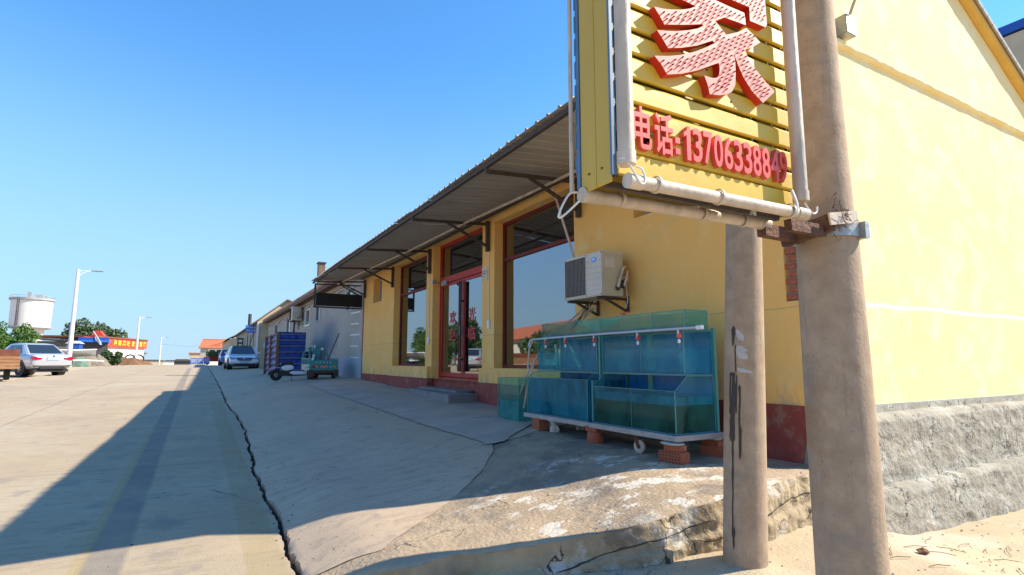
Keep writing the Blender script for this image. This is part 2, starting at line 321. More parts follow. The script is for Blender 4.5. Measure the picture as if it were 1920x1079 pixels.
# ------------------------------------------------------------------ mesh helpers
class MB:
    """collects shapes and links them as ONE mesh object"""
    def __init__(s): s.v = []; s.f = []; s.mi = []; s.mats = []
    def slot(s, m):
        if m is None: return 0
        if m not in s.mats: s.mats.append(m)
        return s.mats.index(m)
    def add(s, vs, fs, m=None):
        k = len(s.v); s.v += [tuple(v) for v in vs]; i = s.slot(m)
        for f in fs: s.f.append(tuple(k + a for a in f)); s.mi.append(i)
    def box(s, x0, x1, y0, y1, z0, z1, m=None, mx=None):
        vs = [Vector((x, y, z)) for z in (z0, z1) for y in (y0, y1) for x in (x0, x1)]
        if mx: vs = [mx @ v for v in vs]
        s.add(vs, [(0, 2, 3, 1), (4, 5, 7, 6), (0, 1, 5, 4), (2, 6, 7, 3), (0, 4, 6, 2), (1, 3, 7, 5)], m); return s
    def bar(s, a, b, w, h=None, m=None, up=(0, 0, 1)):
        a, b = Vector(a), Vector(b); h = h or w; d = (b - a); L = d.length; d.normalize()
        u = Vector(up)
        if abs(d.dot(u)) > .98: u = Vector((0, 1, 0))
        sx = d.cross(u).normalized(); sz = sx.cross(d)
        vs = [p + sx * i * w / 2 + sz * j * h / 2 for p in (a, b) for (i, j) in ((-1, -1), (1, -1), (1, 1), (-1, 1))]
        s.add(vs, [(0, 1, 2, 3), (7, 6, 5, 4), (0, 4, 5, 1), (1, 5, 6, 2), (2, 6, 7, 3), (3, 7, 4, 0)], m); return s
    def tube(s, pts, r, n=10, m=None, caps=True):
        pts = [Vector(p) for p in pts]; rs = r if isinstance(r, (list, tuple)) else [r] * len(pts)
        k = len(s.v); prev = None; i = s.slot(m)
        for q, p in enumerate(pts):
            d = (pts[min(q + 1, len(pts) - 1)] - pts[max(q - 1, 0)]).normalized()
            if prev is None:
                u = d.orthogonal().normalized()
            else:
                u = (prev - d * prev.dot(d)).normalized()
            prev = u; w = d.cross(u)
            for t in range(n):
                a = 2 * math.pi * t / n; s.v.append(tuple(p + (u * math.cos(a) + w * math.sin(a)) * rs[q]))
        for q in range(len(pts) - 1):
            for t in range(n):
                a = k + q * n + t; b = k + q * n + (t + 1) % n
                s.f.append((a, b, b + n, a + n)); s.mi.append(i)
        if caps:
            s.f.append(tuple(k + t for t in reversed(range(n)))); s.mi.append(i)
            e = k + (len(pts) - 1) * n; s.f.append(tuple(e + t for t in range(n))); s.mi.append(i)
        return s
    def lathe(s, prof, n=24, m=None, c=(0, 0, 0), axis='z', a0=0, a1=2 * math.pi):
        k = len(s.v); i = s.slot(m); full = abs(a1 - a0 - 2 * math.pi) < 1e-6; nn = n if full else n + 1
        for (r, z) in prof:
            for t in range(nn):
                a = a0 + (a1 - a0) * t / n
                p = (r * math.cos(a), r * math.sin(a), z)
                if axis == 'x': p = (p[2], p[0], p[1])
                if axis == 'y': p = (p[1], p[2], p[0])
                s.v.append((p[0] + c[0], p[1] + c[1], p[2] + c[2]))
        for q in range(len(prof) - 1):
            for t in range(n):
                a = k + q * nn + t; b = k + q * nn + ((t + 1) % nn if full else t + 1)
                s.f.append((a, b, b + nn, a + nn)); s.mi.append(i)
        return s
    def prism(s, poly, t, m=None, mx=None, ms=None):
        """polygon in x,z extruded along +y by t"""
        n = len(poly); vs = [Vector((x, 0, z)) for x, z in poly] + [Vector((x, t, z)) for x, z in poly]
        if mx: vs = [mx @ v for v in vs]
        k = len(s.v); s.v += [tuple(v) for v in vs]; i = s.slot(m); j = s.slot(ms) if ms else i
        s.f.append(tuple(k + a for a in range(n))); s.mi.append(i)
        s.f.append(tuple(k + n + a for a in reversed(range(n)))); s.mi.append(i)
        for a in range(n):
            b = (a + 1) % n; s.f.append((k + a, k + n + a, k + n + b, k + b)); s.mi.append(j)
        return s
    def grid(s, fn, nu, nv, m=None, flip=False):
        k = len(s.v); i = s.slot(m)
        for b in range(nv + 1):
            for a in range(nu + 1): s.v.append(tuple(fn(a / nu, b / nv)))
        for b in range(nv):
            for a in range(nu):
                q = k + b * (nu + 1) + a; f = (q, q + 1, q + nu + 2, q + nu + 1)
                s.f.append(f[::-1] if flip else f); s.mi.append(i)
        return s
    def mesh(s, name, m=None):
        me = bpy.data.meshes.new(name); me.from_pydata(s.v, [], s.f)
        ms = s.mats if s.mats else []
        if not ms: ms = [m or M['white']]
        for q in ms: me.materials.append(q if q is not None else m)
        if len(s.mats) > 1: me.polygons.foreach_set('material_index', s.mi)
        me.update(); return me
    def build(s, name, m=None, parent=None, smooth=False, bevel=0, seg=2, fix=True):
        me = s.mesh(name, m)
        if fix or smooth or bevel:
            bm = bmesh.new(); bm.from_mesh(me)
            if bevel:
                bmesh.ops.remove_doubles(bm, verts=bm.verts, dist=1e-5)
                es = [e for e in bm.edges if len(e.link_faces) == 2 and e.calc_face_angle(0) > .5]
                bmesh.ops.bevel(bm, geom=es, offset=bevel, segments=seg, affect='EDGES', clamp_overlap=True)
            if fix: bmesh.ops.recalc_face_normals(bm, faces=bm.faces)
            bm.to_mesh(me); bm.free()
        if smooth:
            me.polygons.foreach_set('use_smooth', [True] * len(me.polygons))
            try: me.set_sharp_from_angle(angle=R(38))
            except Exception: pass
        return link(name, me, parent)
def link(name, me, parent=None, loc=None, rot=None, scale=None):
    o = bpy.data.objects.new(name, me); COL.objects.link(o)
    if parent is not None: o.parent = parent
    if loc is not None: o.location = loc
    if rot is not None: o.rotation_euler = rot
    if scale is not None: o.scale = scale
    return o
def tag(o, label=None, cat=None, group=None, kind=None):
    if label: o['label'] = label
    if cat: o['category'] = cat
    if group: o['group'] = group
    if kind: o['kind'] = kind
    return o
def thing(name, label, cat, loc=(0, 0, 0), rz=0, group=None):
    o = bpy.data.objects.new(name, None); COL.objects.link(o); o.location = loc; o.rotation_euler = (0, 0, rz)
    o.empty_display_size = .1
    return tag(o, label, cat, group)
def struct(name, mb, m, smooth=False, fix=False):
    o = mb.build(name, m, smooth=smooth, fix=fix); o['kind'] = 'structure'; return o
def kids(o): return [c for c in bpy.data.objects if c.parent == o]
def copy_tree(o, label=None, loc=None, rz=None):
    def rec(q, par):
        c = q.copy(); COL.objects.link(c)
        if par is not None: c.parent = par
        for ch in list(q.children): rec(ch, c)
        return c
    bpy.context.view_layer.update()
    c = rec(o, None)
    if label: c['label'] = label
    if loc is not None: c.location = loc
    if rz is not None: c.rotation_euler[2] = rz
    return c
def glyph(ch, name, m, parent, mx, height=1.0, depth=.02, offset=0.0, sx=1.0, ms=None, fit=True, res=3, ref=None):
    """one character as a solid: lies in x,z of its own frame, front facing -y, lower left corner at the frame's origin,
    scaled to the given height (and sx = width)"""
    cu = bpy.data.curves.new(name, 'FONT'); cu.body = ch; cu.size = 1; cu.extrude = .05; cu.offset = offset; cu.resolution_u = res
    tmp = bpy.data.objects.new('tmp', cu); COL.objects.link(tmp)
    bpy.context.view_layer.update()
    me = bpy.data.meshes.new_from_object(tmp.evaluated_get(bpy.context.evaluated_depsgraph_get()))
    bpy.data.objects.remove(tmp); bpy.data.curves.remove(cu)
    if not len(me.vertices): return None
    xs = [v.co.x for v in me.vertices]; ys = [v.co.y for v in me.vertices]
    x0, x1, y0, y1 = min(xs), max(xs), min(ys), max(ys)
    if ref: y0, y1 = ref
    for v in me.vertices:
        x = (v.co.x - x0) / max(1e-6, x1 - x0) * sx; z = (v.co.y - y0) / (y1 - y0) * height
        y = (.05 - v.co.z) / .1 * depth
        v.co = mx @ Vector((x, y, z))
    me.materials.clear(); me.materials.append(m)
    if ms:
        me.materials.append(ms); me.update()
        nrm = (mx.to_3x3() @ Vector((0, -1, 0))).normalized()
        for p in me.polygons: p.material_index = 0 if p.normal.dot(nrm) > .7 else 1
    me.update(); return link(name, me, parent)
def fn(x, y, z=0, s=1.0): return noise.noise(Vector((x * s, y * s, z * s)))
def frac(x, y, z=0, s=1.0, o=4): return noise.fractal(Vector((x * s, y * s, z * s)), 1.0, 2.0, o)
# ------------------------------------------------------------------ the ground
def zr(Y): return -1.42 + .03 * Y - .000228 * Y * Y if Y < 95 else -.6277 - .01332 * (Y - 95)
def sm(a, b, x):
    t = min(1, max(0, (x - a) / (b - a))); return t * t * (3 - 2 * t)
def zt(Y):
    z = -.865 + .0187 * (min(Y, 17.7) - 2.85) + .0075 * max(0, min(Y, 40) - 17.7)
    k = sm(42, 62, Y); return z * (1 - k) + (zr(Y) + .02) * k
def H(X, Y):
    if X < .65: return zr(Y)
    w = 2.7 + .7 * sm(3, 8, Y); u = min(1, (X - .65) / w)
    return zr(Y) + (zt(Y) - zr(Y)) * (1 - (1 - u) ** 1.6) + .048 * math.exp(-((X - 1.02) / .36) ** 2) * (1 - sm(5, 9, Y)) - .06 * math.exp(-((X - 2.3) / .7) ** 2) * (1 - sm(4, 6, Y))
def dirt_z(X, Y):
    z = -1.285 + .03 * max(0, min(X, 3.8) - 2.0) - .19 * max(0, min(X, 5.4) - 4.1) - .03 * max(0, min(X, 9) - 5.4)
    k = sm(.3, 1.8, X); z = zr(min(Y, 3)) * (1 - k) + z * k
    return z - .04 * max(0, 2.2 - Y) * k
CR = [(0, .62), (3.0, .63), (3.813, .636), (4.274, .634), (4.846, .651), (5.511, .641), (6.382, .625), (7.372, .657), (9.671, .746), (12.24, .753), (15.4, .68), (20.2, .72), (40, .75), (70, .75)]
def crack_x(Y):
    for (a, xa), (b, xb) in zip(CR, CR[1:]):
        if a <= Y <= b:
            x = xa + (xb - xa) * (Y - a) / (b - a); break
    else: x = .75
    return x + .035 * fn(3.3, Y * 2.2) + .022 * fn(9.1, Y * 9) + .010 * fn(5.1, Y * 30)
def ys_list(a, b, near=.03, g=1.03):
    out = [a]; s = near
    while out[-1] < b:
        out.append(min(b, out[-1] + s)); s = min(3.0, s * g) if out[-1] > 6 else s
    return out
def rows(mb, ys, left, right, nx, zf, m=None):
    k = len(mb.v)
    for y in ys:
        a, b = left(y), right(y)
        for i in range(nx + 1):
            t = i / nx; x = a + (b - a) * t; mb.v.append((x, y, zf(x, y)))
    for j in range(len(ys) - 1):
        for i in range(nx):
            q = k + j * (nx + 1) + i; mb.f.append((q, q + 1, q + nx + 2, q + nx + 1)); mb.mi.append(0)
# far terrain, sinking gently beyond the crest of the road
def terr(X, Y):
    d = math.hypot(X, Y)
    base = zr(max(Y, -40)) if Y < 95 else zr(Y)
    if Y < -2: base = -1.48
    if X > 4: base = min(base, -1.7) if Y < 60 else base - .5
    return base - .07 + (.10 * fn(X * .12, Y * .12) if X < -7 or X > 12 else 0)
gb = MB()
xs = [-2500, -900, -400, -200, -120, -80, -55, -40, -30, -24, -19, -15, -12, -10, -8.5, -7.2, -6.2, -4, -2, 0, .5, .9, 2, 4.6, 8, 12, 16, 24, 40, 70, 120, 300, 900, 2500]
yy = [-1500, -300, -60, -20, -8, -4, -2, 0, 1.2, 2.2, 3.2, 4, 5, 6, 8, 10, 13, 16, 20, 24, 28, 33, 38, 44, 50, 56, 62, 70, 78, 86, 95, 110, 140, 200, 400, 900, 2200]
def gfn(X, Y):
    z = terr(X, Y)
    if .5 < X < 12 and Y < 3.3: z = min(z, dirt_z(X, Y) - .12)
    return z
gk = []
for y in yy:
    for x in xs: gb.v.append((x, y, gfn(x, y)))
for j in range(len(yy) - 1):
    for i in range(len(xs) - 1):
        q = j * len(xs) + i; gb.f.append((q, q + 1, q + len(xs) + 1, q + len(xs))); gb.mi.append(0)
struct('ground', gb, M['dirt'])
# dark earth seen down in the crack
cb = MB(); rows(cb, ys_list(1.5, 60, .1, 1.05), lambda y: .45, lambda y: .98, 2, lambda x, y: zr(y) - .055); struct('crack_bed', cb, M['earth'])
rb = MB()
rows(rb, ys_list(-1.0, 95, .035, 1.03), lambda y: -6.3 + .25 * fn(1.5, y * .5) + .1 * fn(1.5, y * 2), lambda y: crack_x(y) - .016 - .040 * abs(fn(8, y * 7)) * (.3 + 2 * abs(fn(2, y * .9))) * (1 if y < 12 else .5), 26,
     lambda x, y: zr(y) + .004 * fn(x, y, 0, 3) + (-.02 * max(0, (x - .45)) if x > .45 else 0))
ys2 = ys_list(-1.0, 95, .035, 1.03); k = len(rb.v)
for y in ys2:
    x = crack_x(y) - .016 - .040 * abs(fn(8, y * 7)) * (.3 + 2 * abs(fn(2, y * .9))) * (1 if y < 12 else .5); rb.v += [(x, y, zr(y) - .004), (x - .01, y, zr(y) - .07)]
for j in range(len(ys2) - 1): rb.f.append((k + 2 * j, k + 2 * j + 1, k + 2 * j + 3, k + 2 * j + 2)); rb.mi.append(0)
struct('road', rb, M['road'], smooth=True)
# seam between old terrace and apron, and front edge of the terrace
SEAM = [(.62, 3.66), (.838, 3.60), (1.078, 3.53), (1.443, 3.83), (1.82, 4.14), (2.344, 4.67), (2.70, 5.15), (2.80, 5.38), (3.2, 5.45), (4.62, 6.2)]
EDGE = [(.62, 3.56), (.813, 3.43), (.964, 3.31), (1.125, 3.23), (1.398, 3.155), (1.608, 3.08), (1.857, 2.99), (2.037, 2.91), (2.303, 2.83), (2.656, 2.73), (3.06, 2.65), (3.62, 2.65), (4.3, 2.76), (4.66, 2.80)]
def pl(P, X):
    if X <= P[0][0]: return P[0][1]
    for (a, ya), (b, yb) in zip(P, P[1:]):
        if a <= X <= b: return ya + (yb - ya) * (X - a) / (b - a)
    return P[-1][1]
def seam_y(X): return pl(SEAM, X) + .02 * fn(X * 5, 2.2) + .01 * fn(X * 17, 5.2)
def edge_y(X): return pl(EDGE, X) + .03 * fn(X * 3, 7.7) + .014 * fn(X * 13, 1.2)
def apz(x, y): return H(x, y) + .005 * fn(x, y, 1, 2.2) + .0015 * fn(x, y, 1, 11)
def terz(x, y):
    e = y - edge_y(x)
    return H(x, y) + .012 * frac(x, y, 2, 1.6) + .004 * fn(x, y, 3, 9) - .014 * max(0, 1 - e / .045) ** 2 - .006
ab = MB(); nx = 90; vs_ = []; t = 0; vv = [0.0]; st = .03
while vv[-1] < 58: vv.append(vv[-1] + st); st = min(1.2, st * (1.0 if vv[-1] < 2.5 else 1.035))
for v in vv:
    for i in range(nx + 1):
        X0 = .65 + (i / nx) ** 1.15 * 3.97; y0 = seam_y(X0); Y = y0 + v * (60 - y0) / 58
        c = crack_x(Y) + .014 + .022 * abs(fn(4, Y * 6)); w = (1 - i / nx) ** 2
        X = X0 + (c - .65) * w
        ab.v.append((X, Y, apz(X, Y)))
for j in range(len(vv) - 1):
    for i in range(nx):
        q = j * (nx + 1) + i; ab.f.append((q, q + 1, q + nx + 2, q + nx + 1)); ab.mi.append(0)
k = len(ab.v)
for j in range(len(vv)):
    x, y, z = ab.v[j * (nx + 1)]; ab.v += [(x, y, z - .002), (x + .008, y, z - .08)]
for j in range(len(vv) - 1): ab.f.append((k + 2 * j, k + 2 * j + 2, k + 2 * j + 3, k + 2 * j + 1)); ab.mi.append(0)
struct('forecourt', ab, M['apron'], smooth=True)
tb = MB(); nx, ny = 150, 60
tb.grid(lambda u, v: (lambda X: (lambda Y: (X, Y, terz(X, Y)))(edge_y(X) + (seam_y(X) + .03 - edge_y(X)) * v))(.64 + u * 4.0), nx, ny)
struct('terrace', tb, M['terrace'], smooth=True)
# broken front face of the terrace
fb = MB()
def face_pt(u, v):
    X = .64 + u * 4.02; Y = edge_y(X); top = terz(X, Y); bot = dirt_z(X, Y) - .12
    z = top + (bot - top) * v
    bulge = .020 * frac(X, z, 4, 3.2) + .012 * fn(X, z, 5, 14) + .012 * math.sin(min(1, v * 3) * math.pi / 2)
    ledge = .03 * sm(.42, .50, v + .12 * fn(X * 1.5, 3.3))
    return (X, Y - (bulge + ledge) * (1 if v > .01 else .0), z)
fb.grid(face_pt, 240, 44, flip=True)
tf = struct('terrace_edge', fb, M['edge'], smooth=True)
# big cracks of the front face: narrow dark wedges let into it
ck = MB()
def crack_line(pts, w):
    P = []
    for (xa, va), (xb, vb) in zip(pts, pts[1:]):
        for q in range(8): P.append((xa + (xb - xa) * q / 8, va + (vb - va) * q / 8))
    P.append(pts[-1])
    L = []; Rr = []
    for i, (X, v) in enumerate(P):
        (xa, va), (xb, vb) = P[max(i - 1, 0)], P[min(i + 1, len(P) - 1)]
        tx, tv = xb - xa, (vb - va) * .36; tl = math.hypot(tx, tv) + 1e-6; nx_, nv_ = -tv / tl, tx / tl
        v += .025 * fn(X * 14, v * 9); X += .012 * fn(v * 22, X * 7); ww = w * .22 * (.5 + 1.1 * abs(fn(X * 9, v * 11))) * (1 if 0 < i < len(P) - 1 else .2)
        a = Vector(face_pt((X - nx_ * ww - .64) / 4.02, v - nv_ * ww / .36)); b = Vector(face_pt((X + nx_ * ww - .64) / 4.02, v + nv_ * ww / .36)); a.y -= .007; b.y -= .007
        L.append(a); Rr.append(b)
    ck.add(L + Rr, [(i, i + 1, len(L) + i + 1, len(L) + i) for i in range(len(L) - 1)])
crack_line([(1.95, .52), (2.15, .42), (2.45, .30), (2.8, .26), (3.0, .24)], .02)
crack_line([(2.8, .26), (2.86, .5), (2.88, .8)], .018); pass
crack_line([(3.15, .5), (3.5, .40), (3.9, .30), (4.3, .25)], .016)
crack_line([(2.85, .45), (3.0, .5), (3.12, .46)], .014)
tag(ck.build('face_cracks', M['earth'], fix=False), kind='structure')
# thin new screed by the shop
SL = [(2.81, 15.6), (2.756, 10.94), (2.77, 8.34), (2.74, 6.87), (2.70, 5.42), (2.95, 5.36), (3.23, 5.45), (3.73, 5.99), (4.60, 6.75)]
sb = MB(); ys3 = ys_list(5.36, 19, .05, 1.02)
def sl_left(y):
    if y <= 5.45: return 2.70 + .25 * max(0, (5.42 - y) / .06) * .5
    return 2.755 + .03 * fn(2.2, y * 1.7) + .012 * fn(2.2, y * 8) + .12 * sm(14.5, 19, y)
def sl_right(y): return min(4.60, 2.95 + (y - 5.36) * 1.10) if y < 6.9 else 4.60
rows(sb, ys3, sl_left, lambda y: max(sl_left(y) + .02, sl_right(y) + .03 * fn(6.6, y * 4)), 14, lambda x, y: apz(x, y) + .012)
struct('screed', sb, M['newslab'], smooth=True)
# dirt in front of the terrace and beside the gable
db = MB()
def dz(X, Y): return dirt_z(X, Y) + .022 * frac(X, Y, 6, .9) + .005 * fn(X, Y, 7, 6) + .0022 * fn(X, Y, 7, 21) + .035 * math.exp(-(((X - 2.37) ** 2 + (Y - 1.375) ** 2) ** .5 / .24) ** 2) + .03 * math.exp(-(((X - 3.0) ** 2 + (Y - 2.39) ** 2) ** .5 / .20) ** 2)
db.grid(lambda u, v: (lambda X, Y: (X, Y, dz(X, Y) if Y > 0 else dz(X, Y)))(.3 + u * 12.7, -1.5 + v * 4.75), 230, 110)
struct('dirt_lane', db, M['dirt'], smooth=True)
# pebbles, crumbs and twigs
pb = MB()
def pebble(mb, x, y, z, r, m):
    vs = []
    for i, (a, b, c) in enumerate([(1, 0, 0), (-1, 0, 0), (0, 1, 0), (0, -1, 0), (0, 0, 1), (0, 0, -1), (.6, .6, .4), (-.6, .6, .4), (.6, -.6, .4), (-.6, -.6, .4)]):
        k2 = random.uniform(.7, 1.15); vs.append((x + a * r * k2, y + b * r * k2 * .8, z + c * r * .6 * k2))
    mb.add(vs, [(6, 4, 8), (6, 7, 4), (7, 9, 4), (9, 8, 4), (0, 6, 8), (2, 7, 6), (1, 9, 7), (3, 8, 9), (0, 2, 6), (2, 1, 7), (1, 3, 9), (3, 0, 8), (5, 2, 0), (5, 1, 2), (5, 3, 1), (5, 0, 3)], m)
for _ in range(420):
    x = random.uniform(1.0, 9); y = random.uniform(.9, 2.7)
    if y > edge_y(x) - .05 and x < 4.6: continue
    if x > 4.5: y = random.uniform(1.2, 2.55)
    pebble(pb, x, y, dz(x, y) + .002, random.choice((.004, .006, .008, .012)) * random.uniform(.7, 1.5), M['stone'])
for _ in range(60):
    x = random.gauss(2.32, .16); y = edge_y(x) - abs(random.gauss(.12, .06)); pebble(pb, x, y, dz(x, y) + .003, random.uniform(.004, .015), M['stone'])
for _ in range(240):
    x = random.uniform(.7, 4.4); y = edge_y(x) + abs(random.gauss(0, .5)) + .03; pebble(pb, x, y, (terz(x, y) if y < seam_y(x) else apz(x, y)) + .001, random.uniform(.002, .007), M['stone'])
for _ in range(420):
    y = random.uniform(1.5, 22); x = random.uniform(-5.5, 2.6)
    if abs(x - crack_x(y)) < .06: continue
    if x > .6 and y < seam_y(x) + .1: continue
    pebble(pb, x, y, (zr(y) if x < .6 else apz(x, y)) + .001, random.uniform(.003, .011), random.choice((M['mound'], M['earth'], M['twig'], M['stone'])))
for _ in range(200):
    y = random.uniform(3.2, 14); x = crack_x(y) + random.gauss(0, .12); pebble(pb, x, y, H(x, y) + .002, random.uniform(.003, .009), M['mound'])
tag(pb.build('pebbles', M['stone'], fix=False), kind='stuff')
tw = MB()
for _ in range(46):
    x = random.uniform(3.4, 7.5); y = random.uniform(1.5, 2.3); a = random.uniform(-.5, .5); L = random.uniform(.05, .28)
    p = Vector((x, y, dz(x, y) + .008)); q = p + Vector((math.cos(a) * L, math.sin(a) * L, 0)); q.z = dz(q.x, q.y) + .012
    tw.tube([p, (p + q) / 2 + Vector((0, .01, .006)), q], .0025, 5, M['twig'])
tag(tw.build('twigs', M['twig'], fix=False), kind='stuff')
for i, (x, y, r, lb) in enumerate([(4.32, 2.02, .05, 'brown flat stone lying on the dirt at the foot of the thick front pole'), (2.33, 2.36, .03, 'small pale stone in the rubble under the broken terrace edge'), (2.42, 2.34, .026, 'small reddish lump of brick rubble under the terrace edge')]):
    q = MB(); pebble(q, 0, 0, 0, r, None); o = q.build('loose_stone', M['mound'] if i != 1 else M['stone'], smooth=True); o.location = (x, y, dz(x, y) + r * .35); tag(o, lb, 'stone')

# ------------------------------------------------------------------ the yellow shop
A = 4.55; GY = 2.85; BF = 17.62
shop = thing('shop_building', 'yellow single storey shop with red plinth, red framed windows and glass door', 'building', (A, GY, -.87))
def P(o):                                             # keep world coordinates of a part under the shop's empty
    o.location = Vector(o.location) - Vector((A, GY, -.87)); return o
def wall_holes(mb, X, y0, y1, z0, z1, holes, th, m=None):
    ycs = sorted({y0, y1, *[h[0] for h in holes], *[h[1] for h in holes]}); zcs = sorted({z0, z1, *[h[2] for h in holes], *[h[3] for h in holes]})
    for a, b in zip(ycs, ycs[1:]):
        for c, d in zip(zcs, zcs[1:]):
            cy, cz = (a + b) / 2, (c + d) / 2
            if any(h[0] < cy < h[1] and h[2] < cz < h[3] for h in holes): continue
            mb.add([(X, a, c), (X, b, c), (X, b, d), (X, a, d)], [(0, 3, 2, 1)], m)
            mb.add([(X + th, a, c), (X + th, b, c), (X + th, b, d), (X + th, a, d)], [(0, 1, 2, 3)], m)
    for h in holes:
        a, b, c, d = h[:4]; t = h[4] if len(h) > 4 else th
        for q in ([(X, a, c), (X + t, a, c), (X + t, a, d), (X, a, d)], [(X, b, c), (X, b, d), (X + t, b, d), (X + t, b, c)],
                  [(X, a, c), (X, b, c), (X + t, b, c), (X + t, a, c)], [(X, a, d), (X + t, a, d), (X + t, b, d), (X, b, d)]):
            mb.add(q, [(0, 1, 2, 3)], m)
W1 = (6.22, 8.66, -.125, 2.50); DR = (9.14, 11.66, -.385, 2.62); W3 = (12.06, 14.52, -.125, 2.56)
SW1 = (3.95, 4.985, 1.735, 2.25); SW2 = (15.72, 16.60, 1.735, 2.46); BP = (2.86, 3.04, .525, 1.17, .035)
hl = lambda n, l, pos: mnode(n, l, 'MULTIPLY', mrange(n, l, mnode(n, l, 'ABSOLUTE', mnode(n, l, 'ADD', mnode(n, l, 'ADD', sepxyz(n, l, pos)[2], -.465), mnode(n, l, 'MULTIPLY_ADD', noisef(n, l, pos, 1.5, 5), .06, -.03))), .003, .008, 1, 0), .55)
add_mask(M['yellow'], (.38, .28, .14), hl)
add_mask(M['yellow'], (.70, .50, .20), patches_mask(.5, .55, .7, .5, (1, 1, 2.5)))
gl = lambda n, l, pos: mnode(n, l, 'MULTIPLY', mrange(n, l, mnode(n, l, 'ABSOLUTE', mnode(n, l, 'ADD', mnode(n, l, 'ADD', sepxyz(n, l, pos)[2], -.53), mnode(n, l, 'MULTIPLY_ADD', noisef(n, l, pos, 1.5, 5), .08, -.04))), .012, .03, 1, 0), .8)
add_mask(M['gable'], (.90, .84, .66), gl)
fw = MB(); wall_holes(fw, A, GY + .002, BF, -.385, 3.30, [W1, DR, W3, SW1, SW2, BP], .26)
fw.box(A - .085, A, 11.70, 14.62, -.385, -.128); fw.box(A - .085, A, 5.55, 9.10, -.385, -.128)
shop_parts = []
def part(mb, name, m, **kw):
    o = mb.build(name, m, shop, **kw); return P(o)
part(fw, 'facade_wall', M['yellow'], fix=False)
rp = MB()
def red_strip(y0, y1, x):
    n = int((y1 - y0) / .5) + 1
    def f(u, v):
        y = y0 + (y1 - y0) * u; z = (-.387) + v * ((H(4.5, y) - .08) + .387)
        return (x + .006 * fn(y * 2, z * 5), y, z)
    rp.grid(f, max(2, n * 3), 6)
    rp.add([(x, y0, -.387), (x, y1, -.387), (A + .02, y1, -.387), (A + .02, y0, -.387)], [(0, 1, 2, 3)])
    rp.add([(x, y0, -.387), (A + .02, y0, -.387), (A + .02, y0, -1.1), (x, y0, -1.1)], [(0, 1, 2, 3)])
    rp.add([(x, y1, -.387), (A + .02, y1, -.387), (A + .02, y1, -1.1), (x, y1, -1.1)], [(3, 2, 1, 0)])
red_strip(GY - .012, 5.54, A - .014); red_strip(5.545, 9.135, A - .10); red_strip(9.14, 11.665, A + .06); red_strip(11.67, 14.64, A - .10); red_strip(14.645, BF, A - .014)
part(rp, 'red_plinth', M['red_plinth'], fix=False)
# gable end
RX, RZ, RS = 7.9, 4.99, .554
def roof_z(X): return RZ - (RS * (X - RX) if X > RX else .43 * (RX - X))
gw = MB()
def gfun(u, v):
    X = A + .001 + u * 5.75; top = roof_z(X) - .16; z = -.42 + (top + .42) * v
    return (X, GY + .004 * fn(X, z, 0, 3) + .0022 * fn(X, z, 0, 11), z)
gw.grid(gfun, 90, 80)
part(gw, 'gable_wall', M['gable'], smooth=True, fix=False)
lg = MB()
def lfun(u, v):
    X = 4.50 + u * 5.8; prof = [(0, 3.175), (.045, 3.165), (.050, 3.13), (.030, 3.105), (0, 3.095)]
    d, z = prof[round(v * 4)]
    r = .006 * frac(X * 3, z, 0, 2) + .006 * fn(X * 9, v * 3)
    return (X, GY - (d + r if d else -.01), z + (r * 1.2 if v > .4 else 0) - .006 * fn(X * 2, 1))
lg.grid(lfun, 220, 4, flip=True)
part(lg, 'ledge', M['gable'], fix=False)
gp = MB()
PLP = [(.012, -.412), (.018, -.47), (.085, -.495), (.115, -.54), (.125, -.80), (.125, -1.03), (.135, -1.07), (.215, -1.085), (.240, -1.13), (.25, -1.45), (.26, -1.80)]
PLL = [0]
for (a_, b_), (c_, d_) in zip(PLP, PLP[1:]): PLL.append(PLL[-1] + math.hypot(a_ - c_, b_ - d_))
def pfun(u, v):
    X = A - .02 + u * 5.9
    prof = PLP
    t = v * PLL[-1]; i = 0
    while i < len(prof) - 2 and PLL[i + 1] < t: i += 1
    f = (t - PLL[i]) / (PLL[i + 1] - PLL[i])
    d = prof[i][0] * (1 - f) + prof[i + 1][0] * f; z = prof[i][1] * (1 - f) + prof[i + 1][1] * f
    k = sm(.016, .09, d)
    rr = .018 * frac(X * .7, z * 1.5, 3, 3.0, 5) - .014 * abs(fn(X * .8, z * 1.4, 4, 5)) + .005 * fn(X, z, 6, 16) + .003 * fn(X, z, 4, 38)
    return (X, GY - d - k * rr, z + k * .02 * fn(X, z, 9, 5) - (.03 * fn(X * 1.2, 5.5) * .5 if i >= 6 else 0) + (.012 * fn(X * 1.7, 2.5) if 1 <= i < 4 else 0))
gp.grid(pfun, 520, 130, flip=True)
part(gp, 'rough_plinth', M['rough_cement'], smooth=True, fix=False)
cp = MB(); cp.add([(A - .02, GY - .012, -.412), (A - .02, GY - .3, -1.8), (A - .02, GY + .3, -1.8), (A - .02, GY + .02, -.412)], [(0, 1, 2, 3)])
part(cp, 'plinth_return', M['rough_cement'], fix=False)
cb2 = MB(); cb2.box(A + .02, 10.3, GY - .011, GY, -.475, -.40); part(cb2, 'cement_band', M['cement_band'])
# far, rear walls, ceiling and floor so the inside is a real dark room
sh = MB(); sh.box(A + .01, 10.3, BF, BF + .2, -1.2, 3.3); sh.box(10.1, 10.3, GY + .01, BF, -1.8, 3.0); sh.box(A + .26, 10.1, GY + .1, BF, -.5, -.39); sh.box(A + .26, 10.1, GY + .1, BF, 2.72, 2.78)
sh.box(7.2, 7.3, GY + .1, BF, -.39, 2.72); sh.box(A + .27, 7.2, 9.0 - .1, 9.0, -.39, 2.72)
part(sh, 'inner_shell', M['curtain'])
